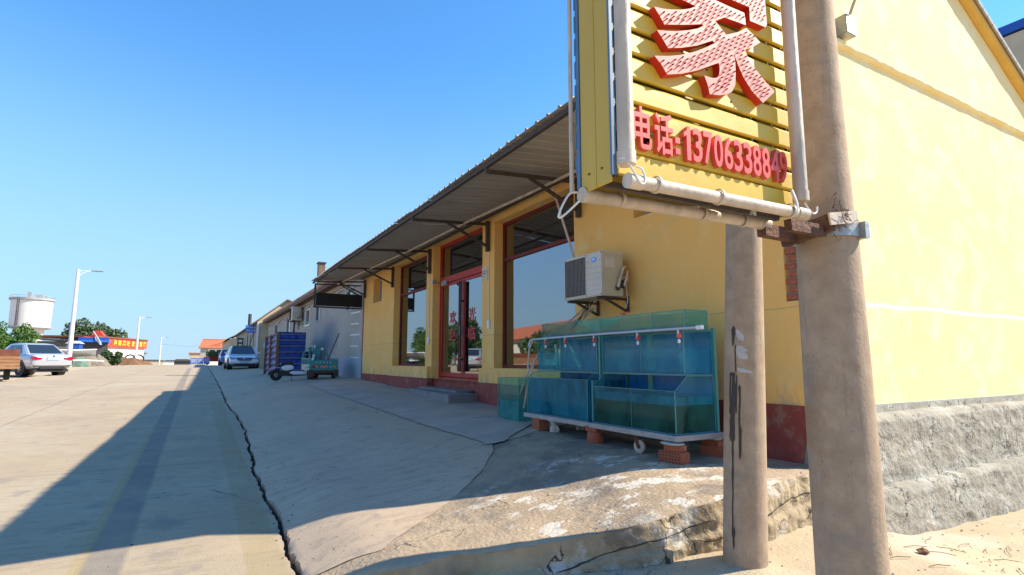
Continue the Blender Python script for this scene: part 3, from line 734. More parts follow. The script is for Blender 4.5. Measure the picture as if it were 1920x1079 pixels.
# roof
rf = MB()
for s_, xe in ((-1, 4.22), (1, 10.45)):
    x0, x1 = (xe, RX) if s_ < 0 else (RX, xe)
    p = [(x0, roof_z(x0)), (x1, roof_z(x1)), (x1, roof_z(x1) - .055), (x0, roof_z(x0) - .055)]
    rf.prism(p, BF + .25 - (GY - .115), mx=Matrix.Translation((0, GY - .115, 0)))
part(rf, 'roof', M['tilebrown'])
rk = MB()
for s_, xe in ((-1, 4.30), (1, 10.38)):
    x0, x1 = (xe, RX) if s_ < 0 else (RX, xe)
    p = [(x0, roof_z(x0) - .058), (x1, roof_z(x1) - .058), (x1, roof_z(x1) - .15), (x0, roof_z(x0) - .15)]
    rk.prism(p, .12, mx=Matrix.Translation((0, GY - .092, 0)))
part(rk, 'rake_soffit', M['orange_yellow'])
gr_ = MB()
for i in range(48):                                            # rough cement edge under the tiles
    x = 4.3 + i * .127; gr_.bar((x, GY - .120, roof_z(x) - .03), (x + .12, GY - .120, roof_z(x + .12) - .03), .02, .05)
part(gr_, 'rake_trim', M['cement_band'])
# exposed bricks at the corner
mo = MB(); mo.add([(A + .034, 2.86, .525), (A + .034, 3.04, .525), (A + .034, 3.04, 1.17), (A + .034, 2.86, 1.17)], [(0, 3, 2, 1)]); part(mo, 'mortar_bed', M['mortar'], fix=False)
bk = MB(); bk.box(-.014, .018, -.058, .058, -.0255, .0255); bme = bk.build('brick', M['brick'], shop, bevel=.003)
bme_data = bme.data; bpy.data.objects.remove(bme)
shop_off = Vector((A, GY, -.87))
for i in range(9):
    z = .565 + i * .069; sh_ = .06 if i % 2 else 0
    for y, w in ((2.985 - sh_ * .4, .85 if i % 2 else .9), (2.885 - sh_ * .0, .42)):
        o = link('brick', bme_data, shop, Vector((A + .022 + random.uniform(-.004, .004), y + random.uniform(-.004, .004), z)) - shop_off, (0, 0, random.uniform(-.03, .03)), (1, w, 1))
fs = MB()
for i in range(36): fs.box(A - .012 + .004 * random.random(), A + .02, BF + .004, BF + .10 + .03 * (i % 2), .25 + i * .068, .25 + i * .068 + .055)
o = part(fs, 'corner_bricks', M['brick']); o['kind'] = 'stuff'
# windows: red frame, transom bar, panes
def shop_window(h, xf, tz, label):
    y0, y1, z0, z1 = h; w = .055
    f = MB(); f.box(xf, xf + .06, y0, y0 + w, z0, z1); f.box(xf, xf + .06, y1 - w, y1, z0, z1)
    f.box(xf + .001, xf + .059, y0 + w, y1 - w, z0, z0 + w); f.box(xf + .001, xf + .059, y0 + w, y1 - w, z1 - w, z1)
    f.box(xf - .002, xf + .058, y0 + w, y1 - w, tz, tz + .06)
    o = f.build('window', M['redframe'], shop, bevel=.004, seg=1); o['label'] = label; P(o)
    for c, d in ((z0 + w, tz), (tz + .06, z1 - w)):
        g = MB(); g.add([(xf + .03, y0 + w, c), (xf + .03, y1 - w, c), (xf + .03, y1 - w, d), (xf + .03, y0 + w, d)], [(0, 3, 2, 1)]); g.build('pane', M['window'], o, fix=False)
    return o
XF = A + .17
shop_window(W1, XF, 1.78, 'large red framed window behind the fish tanks'); shop_window(W3, XF, 1.74, 'red framed window left of the glass door')
for h, nm in ((SW1, 'small white framed window high on the wall under the sign'), (SW2, 'small white framed window at the far end of the facade')):
    y0, y1, z0, z1 = h; w = .04; xf = XF + .02; f = MB()
    f.box(xf, xf + .05, y0, y0 + w, z0, z1); f.box(xf, xf + .05, y1 - w, y1, z0, z1); f.box(xf, xf + .05, y0 + w, y1 - w, z0, z0 + w); f.box(xf, xf + .05, y0 + w, y1 - w, z1 - w, z1)
    f.box(xf + .002, xf + .048, (y0 + y1) / 2 - .02, (y0 + y1) / 2 + .02, z0 + w, z1 - w)
    o = P(f.build('window', M['alu'], shop)); o['label'] = nm
    g = MB(); g.add([(xf + .025, y0 + w, z0 + w), (xf + .025, y1 - w, z0 + w), (xf + .025, y1 - w, z1 - w), (xf + .025, y0 + w, z1 - w)], [(0, 3, 2, 1)]); g.build('pane', M['window'], o, fix=False)
# door: outer frame, transom pane, two glass leaves
f = MB(); y0, y1, z0, z1 = DR; w = .07; xf = XF
f.box(xf, xf + .08, y0, y0 + w, z0, z1); f.box(xf, xf + .08, y1 - w, y1, z0, z1); f.box(xf, xf + .08, y0 + w, y1 - w, z1 - w, z1)
f.box(xf - .01, xf + .07, y0 + w, y1 - w, 1.72, 1.86); f.box(xf - .004, xf + .1, y0 + w, y1 - w, z0 - .03, z0 + .035)
door = P(f.build('door', M['reddoor'], shop, bevel=.004, seg=1)); door['label'] = 'double glass door in a red frame'
def dp(mb, name, m, **k): return mb.build(name, m, door, **k)
g = MB(); g.add([(xf + .04, y0 + w, 1.86), (xf + .04, y1 - w, 1.86), (xf + .04, y1 - w, z1 - w), (xf + .04, y0 + w, z1 - w)], [(0, 3, 2, 1)]); dp(g, 'pane', M['window'], fix=False)
ym = (y0 + y1) / 2
for a, b in ((y0 + w + .004, ym - .003), (ym + .003, y1 - w - .004)):
    c, d = z0 + .045, 1.712; q = .06; L = MB()
    L.box(xf + .01, xf + .05, a, a + q, c, d); L.box(xf + .01, xf + .05, b - q, b, c, d); L.box(xf + .011, xf + .049, a + q, b - q, c, c + .09); L.box(xf + .011, xf + .049, a + q, b - q, d - .06, d)
    dp(L, 'door_leaf', M['reddoor'], bevel=.003, seg=1)
    g = MB(); g.add([(xf + .03, a + q, c + .09), (xf + .03, b - q, c + .09), (xf + .03, b - q, d - .06), (xf + .03, a + q, d - .06)], [(0, 3, 2, 1)]); dp(g, 'pane', M['window'], fix=False)
    hy = b - .03 if b < ym else a + .03
    hh = MB(); hh.tube([(xf - .055, hy, c + .12), (xf - .055, hy, d - .06)], .02, 10); hh.box(xf - .05, xf + .012, hy - .015, hy + .015, d - .5, d - .46); hh.box(xf - .05, xf + .012, hy - .015, hy + .015, c + .35, c + .39)
    dp(hh, 'handle', M['handle'], smooth=True)
bt = MB(); bt.box(xf - .062, xf - .03, ym - .02, ym + .06, .52, .72); dp(bt, 'blue_tag', M['label_blue'])
# welcome characters on the two leaves (face the street, -x)
def mx_wall(x, y, z): return Matrix(((0, 1, 0, x), (-1, 0, 0, y), (0, 0, 1, z), (0, 0, 0, 1)))   # local x -> -y world, local -y -> -x world
for ch, yy_, zz_ in (('欢', ym + .72, .80), ('迎', ym + .72, .42), ('光', ym - .24, .80), ('临', ym - .24, .42)):
    glyph(ch, 'lettering', M['redprint'], door, mx_wall(xf + .022, yy_, zz_), height=.27, depth=.004, offset=.012, sx=.34)
# step blocks at the door
st_ = thing('door_step', 'low grey concrete step in front of the glass door', 'step', (4.2, 10.2, -.75))
def off(o, t):
    o.location = Vector(o.location) - Vector(t.location); return o
q = MB(); q.prism([(3.86, 9.04), (4.46, 9.12), (4.46, 11.75), (4.08, 11.75), (3.96, 10.6)], .25, mx=Matrix(((1, 0, 0, 0), (0, 0, 1, 0), (0, 1, 0, -.84), (0, 0, 0, 1))))
off(q.build('lower_slab', M['step'], st_, bevel=.012), st_)
q = MB(); q.box(4.26, 4.60, 9.6, 11.64, -.60, -.555); off(q.build('upper_slab', M['step'], st_, bevel=.01), st_)
# switch, conduit, notice plate, door camera
sw = thing('wall_socket', 'white socket box and thin conduit on the pillar right of the door', 'socket', (A, 8.85, .65))
q = MB(); q.box(A - .035, A - .001, 8.80, 8.88, .58, .73); off(q.build('socket_box', M['white'], sw, bevel=.006), sw)
q = MB(); q.tube([(A - .01, 8.84, .73), (A - .01, 8.85, 2.35)], .008, 8); off(q.build('conduit', M['wire'], sw, smooth=True), sw)
sw2 = copy_tree(sw, 'thin white conduit with a small box left of the red door frame', (A, 11.84, .45)); 
nt_ = thing('notice_plate', 'small cream notice plate with red print on the pillar right of the door', 'notice', (A, 8.99, 1.6))
q = MB(); q.box(A - .018, A - .001, 8.90, 9.125, 1.50, 1.73); off(q.build('plate', M['paper'], nt_, bevel=.002, seg=1), nt_)
for i, (s_, zz_) in enumerate((('警务公开', 1.63), ('平安商户', 1.585), ('电话', 1.535))):
    for j, ch in enumerate(s_):
        o = glyph(ch, 'print', M['redprint'], nt_, mx_wall(A - .0205, 9.10 - .047 * j, zz_), height=.034, depth=.002, offset=.006, sx=.036)
        if o: off(o, nt_)
cm = thing('door_camera', 'small camera bracket fixed above the left door leaf', 'camera', (4.6, 11.4, 1.8))
q = MB(); q.tube([(4.72, 11.55, 1.74), (4.55, 11.5, 1.76), (4.45, 11.35, 1.74)], .012, 8); q.box(4.40, 4.47, 11.28, 11.4, 1.70, 1.77); q.box(4.68, 4.72, 11.2, 11.5, 1.68, 1.78)
off(q.build('bracket', M['galv'], cm), cm)
# torn metal cover on the gable ledge beside the pole
q = MB(); q.box(5.33, 5.50, GY - .12, GY - .005, 3.20, 3.40); q.bar((5.40, GY - .12, 3.40), (5.36, GY - .2, 3.50), .03, .01); o = q.build('metal_cover', M['galv'], bevel=.015); tag(o, 'bent pale metal cover at the left end of the gable ledge', 'metal cover')

# ------------------------------------------------------------------ tin canopy
can = thing('canopy', 'long weathered corrugated tin canopy on steel brackets over the shop front', 'canopy', (A, 10.5, 2.6))
CO = Vector(can.location)
PW = .852; sheet = MB(); prof = []
for r_ in range(4):
    b = r_ * .213
    prof += [(b, 0), (b + .150, 0), (b + .165, .028), (b + .190, .028), (b + .205, 0)]
prof.append((PW + .004, 0))
def shz(x): return 2.515 + (x - 3.0) * .10
nseg = 6
for j in range(nseg + 1):
    x = 2.99 + (4.53 - 2.99) * j / nseg
    for (yv, h) in prof: sheet.v.append((x - CO.x, yv, shz(x) + h - CO.z + .003 * fn(x * 4, yv * 5)))
n_ = len(prof)
for j in range(nseg):
    for i in range(n_ - 1):
        q_ = j * n_ + i; sheet.f.append((q_, q_ + 1, q_ + n_ + 1, q_ + n_)); sheet.mi.append(0)
k = len(sheet.v); sheet.v += [(x, y, z + .0025) for x, y, z in sheet.v]; sheet.f += [tuple(a + k for a in reversed(f_)) for f_ in sheet.f]; sheet.mi += [0] * (len(sheet.f) - len(sheet.mi))
for i in range(n_ - 1): sheet.f.append((i, i + k, i + 1 + k, i + 1)); sheet.mi.append(0)
sme = sheet.mesh('corrugated_sheet', M['corr'])
for i in range(18):
    o = link('corrugated_sheet', sme, can, (random.uniform(-.012, .012), 2.86 + i * PW - CO.y, (.004 if i % 2 else 0)), (0, random.uniform(-.004, .004), 0))
pr = MB(); pr.bar((3.06, 2.98, 2.475), (3.06, 18.28, 2.475), .05, .05); pr.bar((4.42, 2.98, 2.60), (4.42, 17.6, 2.60), .04, .04)
o = pr.build('purlins', M['steel_dark'], can); o.location = -CO
def bracket():
    b = MB(); b.bar((4.50, 0, 1.99), (4.50, 0, 2.56), .06, .06); b.bar((4.48, 0, 2.50), (3.06, 0, 2.405), .045, .045); b.bar((4.48, 0, 2.09), (3.70, 0, 2.43), .04, .04)
    b.bar((3.06, 0, 2.40), (3.06, 0, 2.47), .04, .04)
    return b
bme2 = bracket().mesh('bracket', M['steel_dark'])
for y in (3.27, 6.05, 8.84, 11.78, 14.55, 17.45): link('bracket', bme2, can, Vector((0, y, 0)) - CO)
o = MB(); o.tube([(4.16, 3.2, 2.455), (4.10, 6.7, 2.45), (4.02, 8.8, 2.455), (3.98, 11.6, 2.45), (3.86, 14.8, 2.45), (3.78, 18.1, 2.45), (3.55, 18.32, 2.44)], .022, 8)
o = o.build('conduit', M['pvc'], can, smooth=True); o.location = -CO
o = MB(); o.bar((3.12, 18.2, 2.44), (3.5, 18.25, 2.45), .05, .03); o = o.build('end_lamp', M['white'], can); o.location = -CO
dpn = MB(); dpn.tube([(4.18, 6.2, 2.40), (4.22, 6.05, 1.95), (4.30, 5.86, 1.31)], .016, 8)
tag(dpn.build('drain_pipe', M['pvc'], smooth=True), 'thin leaning white drain pipe between the canopy and the air conditioner', 'pipe')
bs_ = thing('board_sign', 'blank black signboard hanging crosswise under the far end of the canopy', 'signboard', (3.8, 18.1, 1.75))
q = MB(); q.box(3.15, 4.62, 18.12, 18.2, 1.745, 2.15); off(q.build('panel', M['black'], bs_), bs_)
q = MB(); q.bar((3.13, 18.16, 1.70), (4.64, 18.16, 1.70), .03, .05); q.bar((3.11, 18.16, 1.68), (3.11, 18.16, 2.44), .05, .05); q.bar((4.56, 18.16, 2.1), (3.95, 18.16, 2.42), .035); q.bar((4.54, 18.1, 2.45), (3.1, 18.1, 2.42), .04)
off(q.build('frame', M['steel_dark'], bs_), bs_)
# ------------------------------------------------------------------ concrete poles
def pole(name, x, y, zb, radii, label, H_=7.0):
    t = MB(); t.lathe([(0.001, radii[-1][1])] [:0] + [(r, z) for z, r in radii] + [(.001, radii[-1][0] + .001)], 48, c=(0, 0, 0))
    o = t.build(name, M['pole'], smooth=True); o.location = (x, y, 0); tag(o, label, 'pole', None); return o
pole2 = pole('utility_pole', 2.37, 1.375, -1.4, [(-1.45, .140), (-.865, .1325), (-.1, .1285), (.50, .1225), (.66, .113), (1.2, .103), (1.8, .098), (4, .09), (7.2, .08)], 'thick weathered concrete pole in front that carries the yellow sign')
PX, PYY = 3.0, 2.39
pole1 = pole('utility_pole', PX, PYY, -1.3, [(-1.45, .131), (-1.15, .129), (-.3, .1235), (.35, .1165), (.9, .110), (2, .103), (4.5, .085), (8, .075)], 'thinner concrete pole with black tar drips standing before the terrace edge')
FA = Vector((math.sin(YAW), math.cos(YAW), 0)); LEAN = Matrix.Rotation(.050, 4, FA)
pole1.matrix_world = Matrix.Translation((PX, PYY, -1.26)) @ LEAN @ Matrix.Translation((0, 0, 1.26))
def on_pole(px_, py_, r_, ang, z, lift=.0022): return (px_ + (r_ + lift) * math.cos(ang), py_ + (r_ + lift) * math.sin(ang), z)
# tar drips: thin skins that follow the pole
VD = math.atan2(-PYY, -PX)                       # angle facing the camera
P1R = [(-1.45, .131), (-1.15, .129), (-.3, .1235), (.35, .1165), (.9, .110)]
def r1(z):
    for (a, ra), (b, rb_) in zip(P1R, P1R[1:]):
        if z <= b: return ra + (rb_ - ra) * (z - a) / (b - a)
    return .110
def skin(mb, cols):
    """cols: list of (z, s0, s1), s = signed sideways position in metres (+ = right as seen)"""
    pts = []
    for z, a, b in cols:
        r = r1(z); row = []
        for k_ in range(4):
            s_ = a + (b - a) * k_ / 3; row.append(on_pole(0, 0, r, VD + math.asin(max(-.97, min(.97, s_ / r))), z))
        pts.append(row)
    k = len(mb.v)
    for row in pts: mb.v += row
    for j in range(len(pts) - 1):
        for i in range(3): q_ = k + j * 4 + i; mb.f.append((q_, q_ + 1, q_ + 5, q_ + 4)); mb.mi.append(0)
def drip(mb, s, z0, z1, w0, w1, wob=.004):
    n = max(6, int(abs(z0 - z1) / .02)); C = []
    for i in range(n + 1):
        t = i / n; z = z0 + (z1 - z0) * t; w = (w0 + (w1 - w0) * t) * (.7 + .6 * abs(fn(z * 14, s * 50))) * (1 if 0 < i < n else .3); c = s + wob * fn(z * 7, s * 31)
        C.append((z, c - w / 2, c + w / 2))
    skin(mb, C)
tar = MB()
drip(tar, -.064, .215, .085, .030, .010); drip(tar, -.052, .10, -.08, .010, .008)
drip(tar, -.082, -.08, -.34, .009, .020); drip(tar, -.066, -.075, -.50, .014, .026, .006); drip(tar, -.047, -.085, -.33, .009, .012); drip(tar, -.030, -.15, -.60, .015, .012, .01)
drip(tar, -.070, -.48, -1.06, .012, .009, .004); drip(tar, -.076, -.33, -.50, .022, .026); drip(tar, -.024, -.40, -.59, .016, .008); drip(tar, -.064, -1.0, -1.13, .016, .010)
drip(tar, -.058, -.13, -.30, .016, .022); drip(tar, -.072, -.075, -.10, .03, .03)
o = tar.build('tar_drip', M['tar'], pole1, fix=False)
def scuff(z, s0, s1, h, dz_):
    sc = MB(); skin(sc, [(z + h / 2, s0, s0 + .01), (z + h * .3, s0, s0 + (s1 - s0) * .5), (z + dz_, s0 + .005, s1), (z - h / 2 + dz_, s0 + .02, s1 - .004)]); sc.build('scuff_mark', M['scuff'], pole1, fix=False)
scuff(.17, -.05, -.0, .05, -.02); scuff(.055, -.05, .02, .05, -.02); scuff(-.055, -.045, .045, .022, -.008); scuff(.085, -.045, 0.02, .016, -.02)

# ------------------------------------------------------------------ the hanging sign
SX0, SX1, SY0, SY1, SZ0, SZ1 = 1.075, 1.975, 1.25, 1.42, .565, 1.95
sg = thing('shop_sign', 'yellow louvred sign with a big red character and red phone number on the front pole', 'sign', (SX1, 1.35, SZ0))
SO = Vector(sg.location)
def sgp(mb, name, m, parent=None, **kw):
    o = mb.build(name, m, parent or sg, **kw); o.location = -SO; return o
sl = MB()                                            # one louvre slat, lip bent back at the top
prof_ = [(0, 0), (-.004, .004), (-.004, .060), (.004, .070), (.012, .072), (.012, .069), (.005, .067), (-.001, .058), (-.001, .006), (.008, .002), (.008, -.001)]
Ls = SX1 - SX0 - .02
sl.v = [(0, y, z) for y, z in prof_] + [(Ls, y, z) for y, z in prof_]
n_ = len(prof_); sl.f = [tuple(range(n_)), tuple(reversed(range(n_, 2 * n_)))] + [(i, i + n_, (i + 1) % n_ + n_, (i + 1) % n_) for i in range(n_)]; sl.mi = [0] * len(sl.f)
slat_me = sl.build('slat', M['sign_yellow'], sg); sd = slat_me.data; bpy.data.objects.remove(slat_me)
z = .648; i = 0
while z < SZ1 - .05:
    link('slat', sd, sg, Vector((SX0 + .01, SY0, z)) - SO, (0, R(-.3), 0)); 
    if SY1: link('slat', sd, sg, Vector((SX1 - .01, SY1, z + .01)) - SO, (0, 0, math.pi))
    z += .0845; i += 1
bb = MB(); bb.box(SX0 + .005, SX1 - .03, SY0 - .006, SY0 + .004, .568, .640); sgp(bb, 'bottom_board', M['sign_yellow'], bevel=.002, seg=1)
bb = MB(); bb.box(SX0 + .005, SX1 - .03, SY1 - .004, SY1 + .006, .568, .640); sgp(bb, 'bottom_board', M['sign_yellow'], bevel=.002, seg=1)
ym_ = (SY0 + SY1) / 2
for a, b in ((SY0 + .012, ym_ - .001), (ym_ + .001, SY1 - .006)):
    q = MB(); q.box(SX0 - .008, SX0 - .002, a, b, SZ0 - .02, SZ1); sgp(q, 'side_panel', M['side_yellow'], bevel=.002, seg=1)
    q = MB(); q.box(SX1 + .002, SX1 + .008, a, b, SZ0, SZ1); sgp(q, 'side_panel', M['side_yellow'])
q = MB()
for zz_ in (.60,):
    for yy_ in (SY0 + .055, SY1 - .05): q.lathe([(.004, -.003), (.004, 0), (.001, .001)], 8, c=(SX0 - .008, yy_, zz_), axis='x')
sgp(q, 'rivets', M['steel_dark'])
q = MB()
for (x, y) in ((SX0, SY0 + .004), (SX1 - .01, SY0 + .016), (SX0, SY1 - .016), (SX1 - .01, SY1 - .016)): q.box(x, x + .014, y, y + .012, SZ0 - .005, SZ1)
q.box(SX0, SX1, ym_ - .01, ym_ + .01, SZ0 - .012, SZ0 + .008); q.box(SX0, SX1, ym_ - .01, ym_ + .01, SZ1 - .02, SZ1)
for zz_ in (.9, 1.2, 1.5): q.box(SX0, SX1, SY0 + .03, SY0 + .042, zz_, zz_ + .012)
sgp(q, 'inner_frame', M['steel_dark'])
q = MB(); q.box(SX0 - .012, SX0 + .003, SY1 - .004, SY1 + .012, SZ0, SZ1); q.box(SX0 - .012, SX0 + .004, SY0 + .001, SY0 + .011, SZ0, SZ1)
for i in range(16): q.box(SX0 - .014, SX0 - .004, SY1 + .010, SY1 + .016, .62 + i * .0845, .68 + i * .0845)
sgp(q, 'corner_trim', M['blue_trim'])
# plastic tubes round the edge
def tubep(pts, r, name='edge_tube'):
    q = MB(); q.tube(pts, r, 20); return sgp(q, name, M['pvc'], smooth=True)
tubep([(1.072, 1.198, .585), (1.070, 1.198, 1.95)], .0255)
tubep([(1.072, 1.198, .578), (1.072, 1.198, .618)], .0285, 'tube_cap')
tubep([(1.925, 1.20, .600), (1.930, 1.20, 1.95)], .0255); tubep([(1.9245, 1.20, .590), (1.9255, 1.20, .628)], .0285, 'tube_cap')
tubep([(1.060, 1.458, .56), (1.060, 1.458, 1.95)], .0075)
tubep([(1.085, 1.20, .532), (1.93, 1.20, .543)], .0205); tubep([(1.075, 1.20, .5318), (1.13, 1.20, .5325)], .0235, 'tube_cap'); tubep([(1.885, 1.20, .5424), (1.945, 1.20, .543)], .0235, 'tube_cap')
tubep([(1.075, 1.405, .540), (1.99, 1.405, .558)], .0225); tubep([(1.06, 1.405, .5397), (1.13, 1.405, .541)], .0255, 'tube_cap'); tubep([(1.96, 1.405, .5574), (2.01, 1.405, .558)], .0255, 'tube_cap')
q = MB()
for x, y in ((1.22, 1.40), (1.19, 1.20), (1.47, 1.20), (1.85, 1.20), (1.62, 1.40), (1.85, 1.40)):
    q.lathe([(.0245, -.006), (.0275, -.004), (.0275, .004), (.0245, .006)], 16, c=(x, y, (.535 if y < 1.3 else .5455) + (x - 1.1) * .012), axis='x')
sgp(q, 'tube_clip', M['pvc'], smooth=True)
q = MB(); q.tube([(1.86, 1.178, .53), (1.862, 1.178, .57), (1.868, 1.19, .60), (1.872, 1.20, .625)], .006, 8); sgp(q, 'hook', M['wire'], smooth=True)
def loop(pts, name='wire_loop'):
    q = MB(); P_ = [Vector(p) for p in pts]; out = []
    for i in range(len(P_) - 1):
        a, b = P_[max(i - 1, 0)], P_[i]; c, d = P_[i + 1], P_[min(i + 2, len(P_) - 1)]
        for t in (0, .25, .5, .75):
            out.append(.5 * ((2 * b) + (c - a) * t + (2 * a - 5 * b + 4 * c - d) * t * t + (3 * b - a - 3 * c + d) * t ** 3))
    out.append(P_[-1]); q.tube(out, .0036, 7); return sgp(q, name, M['wire'], smooth=True)
loop([(1.06, 1.22, .575), (1.045, 1.19, .592), (1.06, 1.18, .58), (1.085, 1.178, .548), (1.10, 1.178, .528), (1.115, 1.178, .520), (1.125, 1.178, .535), (1.115, 1.178, .565), (1.10, 1.188, .575)])
loop([(1.06, 1.43, .555), (1.03, 1.43, .545), (1.00, 1.43, .50), (.985, 1.43, .462), (1.0, 1.43, .465), (1.03, 1.43, .49), (1.055, 1.41, .52)])
loop([(1.93, 1.19, .585), (1.945, 1.185, .56), (1.965, 1.18, .545), (1.985, 1.18, .555), (1.99, 1.18, .575)])
# the big character, traced in the sign's own plane; face pale, sides deep red
KJ = [[(1.36,1.222),(1.425,1.22),(1.394,1.201),(1.353,1.183),(1.304,1.167),(1.265,1.157),(1.226,1.151),(1.25,1.126),(1.27,1.102),(1.36,1.13),(1.452,1.162),(1.458,1.158),(1.43,1.139),(1.384,1.118),(1.324,1.095),(1.275,1.081),(1.236,1.071),(1.262,1.045),(1.282,1.022),(1.345,1.042),(1.421,1.073),(1.501,1.116),(1.51,1.108),(1.468,1.081),(1.415,1.05),(1.343,1.016),(1.285,0.995),(1.22,0.977),(1.248,0.956),(1.273,0.927),(1.34,0.948),(1.415,0.98),(1.484,1.017),(1.527,1.04),(1.531,1.02),(1.527,0.996),(1.516,0.981),(1.491,0.973),(1.45,0.971),(1.464,0.944),(1.473,0.909),(1.519,0.917),(1.563,0.931),(1.591,0.95),(1.609,0.978),(1.615,1.028),(1.616,1.068),(1.611,1.104),(1.619,1.084),(1.633,1.056),(1.658,1.019),(1.701,0.978),(1.76,0.947),(1.796,0.978),(1.835,1.01),(1.783,1.036),(1.727,1.072),(1.689,1.105),(1.674,1.133),(1.716,1.154),(1.767,1.19),(1.727,1.209),(1.69,1.224),(1.639,1.191),(1.575,1.16),(1.544,1.181),(1.52,1.196),(1.569,1.226),(1.63,1.231),(1.688,1.234),(1.687,1.259),(1.683,1.282),(1.595,1.279),(1.524,1.279),(1.419,1.28),(1.324,1.278),(1.283,1.229)],[(1.614,1.31),(1.712,1.313),(1.711,1.285),(1.711,1.258),(1.801,1.261),(1.811,1.276),(1.809,1.327),(1.808,1.395),(1.649,1.385),(1.531,1.379),(1.522,1.412),(1.448,1.412),(1.456,1.375),(1.329,1.365),(1.233,1.358),(1.221,1.296),(1.237,1.246),(1.304,1.259),(1.306,1.3),(1.441,1.305)]]
CHY = 1.216; CHT = .030
chp = None
def poly_area(P_): return sum(a[0] * b[1] - b[0] * a[1] for a, b in zip(P_, P_[1:] + P_[:1])) / 2
def solid(poly, y, t, name, mf, ms, parent):
    if poly_area(poly) < 0: poly = poly[::-1]
    bm = bmesh.new(); f_ = [bm.verts.new((x, y, z_)) for x, z_ in poly]; b_ = [bm.verts.new((x, y + t, z_)) for x, z_ in poly]
    n = len(poly)
    bmesh.ops.triangle_fill(bm, use_beauty=True, edges=[bm.edges.new((f_[i], f_[(i + 1) % n])) for i in range(n)])
    for q_ in bm.faces: q_.material_index = 0
    front = set(bm.faces)
    for i in range(n):
        s_ = bm.faces.new((f_[i], b_[i], b_[(i + 1) % n], f_[(i + 1) % n])); s_.material_index = 1
    bmesh.ops.triangle_fill(bm, use_beauty=True, edges=[e for e in bm.edges if e.verts[0] in b_ and e.verts[1] in b_])
    bmesh.ops.recalc_face_normals(bm, faces=bm.faces)
    me = bpy.data.meshes.new(name); bm.to_mesh(me); bm.free(); me.materials.append(mf); me.materials.append(ms)
    return link(name, me, parent)
big = solid(KJ[0], CHY, CHT, 'big_character', M['letter_face'], M['letter_side'], sg); big.location = -SO; big['label'] = 'big red house character with pale face'
roofc = solid(KJ[1], CHY - .002, CHT, 'character_roof', M['letter_face'], M['letter_side'], big)
def inside(p, P_):
    c = False; x, y = p
    for (x1, y1), (x2, y2) in zip(P_, P_[1:] + P_[:1]):
        if (y1 > y) != (y2 > y) and x < (x2 - x1) * (y - y1) / (y2 - y1) + x1: c = not c
    return c
def edged(p, P_):
    best = 9
    for a, b in zip(P_, P_[1:] + P_[:1]):
        ax, ay = a; bx, by = b; dx, dy = bx - ax, by - ay; t = max(0, min(1, ((p[0] - ax) * dx + (p[1] - ay) * dy) / (dx * dx + dy * dy + 1e-12)))
        best = min(best, math.hypot(p[0] - ax - dx * t, p[1] - ay - dy * t))
    return best
bl = MB(); g_ = .0225
for P_ in KJ:
    x0, x1 = min(p[0] for p in P_), max(p[0] for p in P_); z0, z1 = min(p[1] for p in P_), max(p[1] for p in P_)
    z = z0; r_ = 0
    while z < z1:
        x = x0 + (g_ / 2 if r_ % 2 else 0)
        while x < x1:
            p = (x + .0015 * random.uniform(-1, 1), z + .002 * fn(x * 30, z * 30))
            if inside(p, P_) and edged(p, P_) > .0095:
                bl.lathe([(.0027, .001), (.0026, -.0045), (.0018, -.007), (.0004, -.008)], 7, c=(p[0], CHY - .002, p[1]), axis='y')
            x += g_
        z += g_ * .86; r_ += 1
o = bl.build('bulbs', M['bulb'], big, smooth=True, fix=False); o['kind'] = 'stuff'
q = MB()
for x, z_ in ((1.30, .97), (1.5, 1.02), (1.62, .93), (1.4, 1.12), (1.7, 1.2)): q.bar((x, CHY + CHT - .001, z_), (x, SY0 + .01, z_), .008, .008)
sgp(q, 'standoffs', M['steel_dark'])
# phone line
mxs = lambda x, y, z_, sk=0: Matrix.Translation(Vector((x, y, z_)) - SO) @ Matrix(((1, 0, 0, 0), (0, 1, 0, 0), (.03, 0, 1, 0), (0, 0, 0, 1)))
TY = 1.226; TD = .018
glyph('电', 'character', M['sign_red'], sg, mxs(1.128, TY, .655), height=.140, depth=TD, offset=.016, sx=.078)
glyph('话', 'character', M['sign_red'], sg, mxs(1.220, TY, .653), height=.140, depth=TD, offset=.016, sx=.080)
for zz_ in (.668, .705):
    q = MB(); q.box(1.3095, 1.330, TY, TY + TD, zz_, zz_ + .020); sgp(q, 'colon_dot', M['sign_red'])
x = 1.3400; adv = .0512
for i, ch in enumerate('13706338849'):
    w = .026 if ch == '1' else (.047 if ch == '4' else .044)
    if i == 0: x_ = x + .010
    else: x_ = x + adv * i
    if ch == '1':
        q = MB(); q.prism([(px_ * .030, pz_ * .118) for px_, pz_ in ((0, .80), (0, .66), (.40, .74), (.40, 0), (1, 0), (1, 1), (.62, 1), (.40, .86))], TD, mx=mxs(x_, TY, .656)); q.build('digit', M['sign_red'], sg); continue
    glyph(ch, 'digit', M['sign_red'], sg, mxs(x_, TY, .656 + (x_ - 1.34) * .014), height=.118 + .004 * (i > 8), depth=TD, offset=.016 if ch != '1' else .006, sx=w)
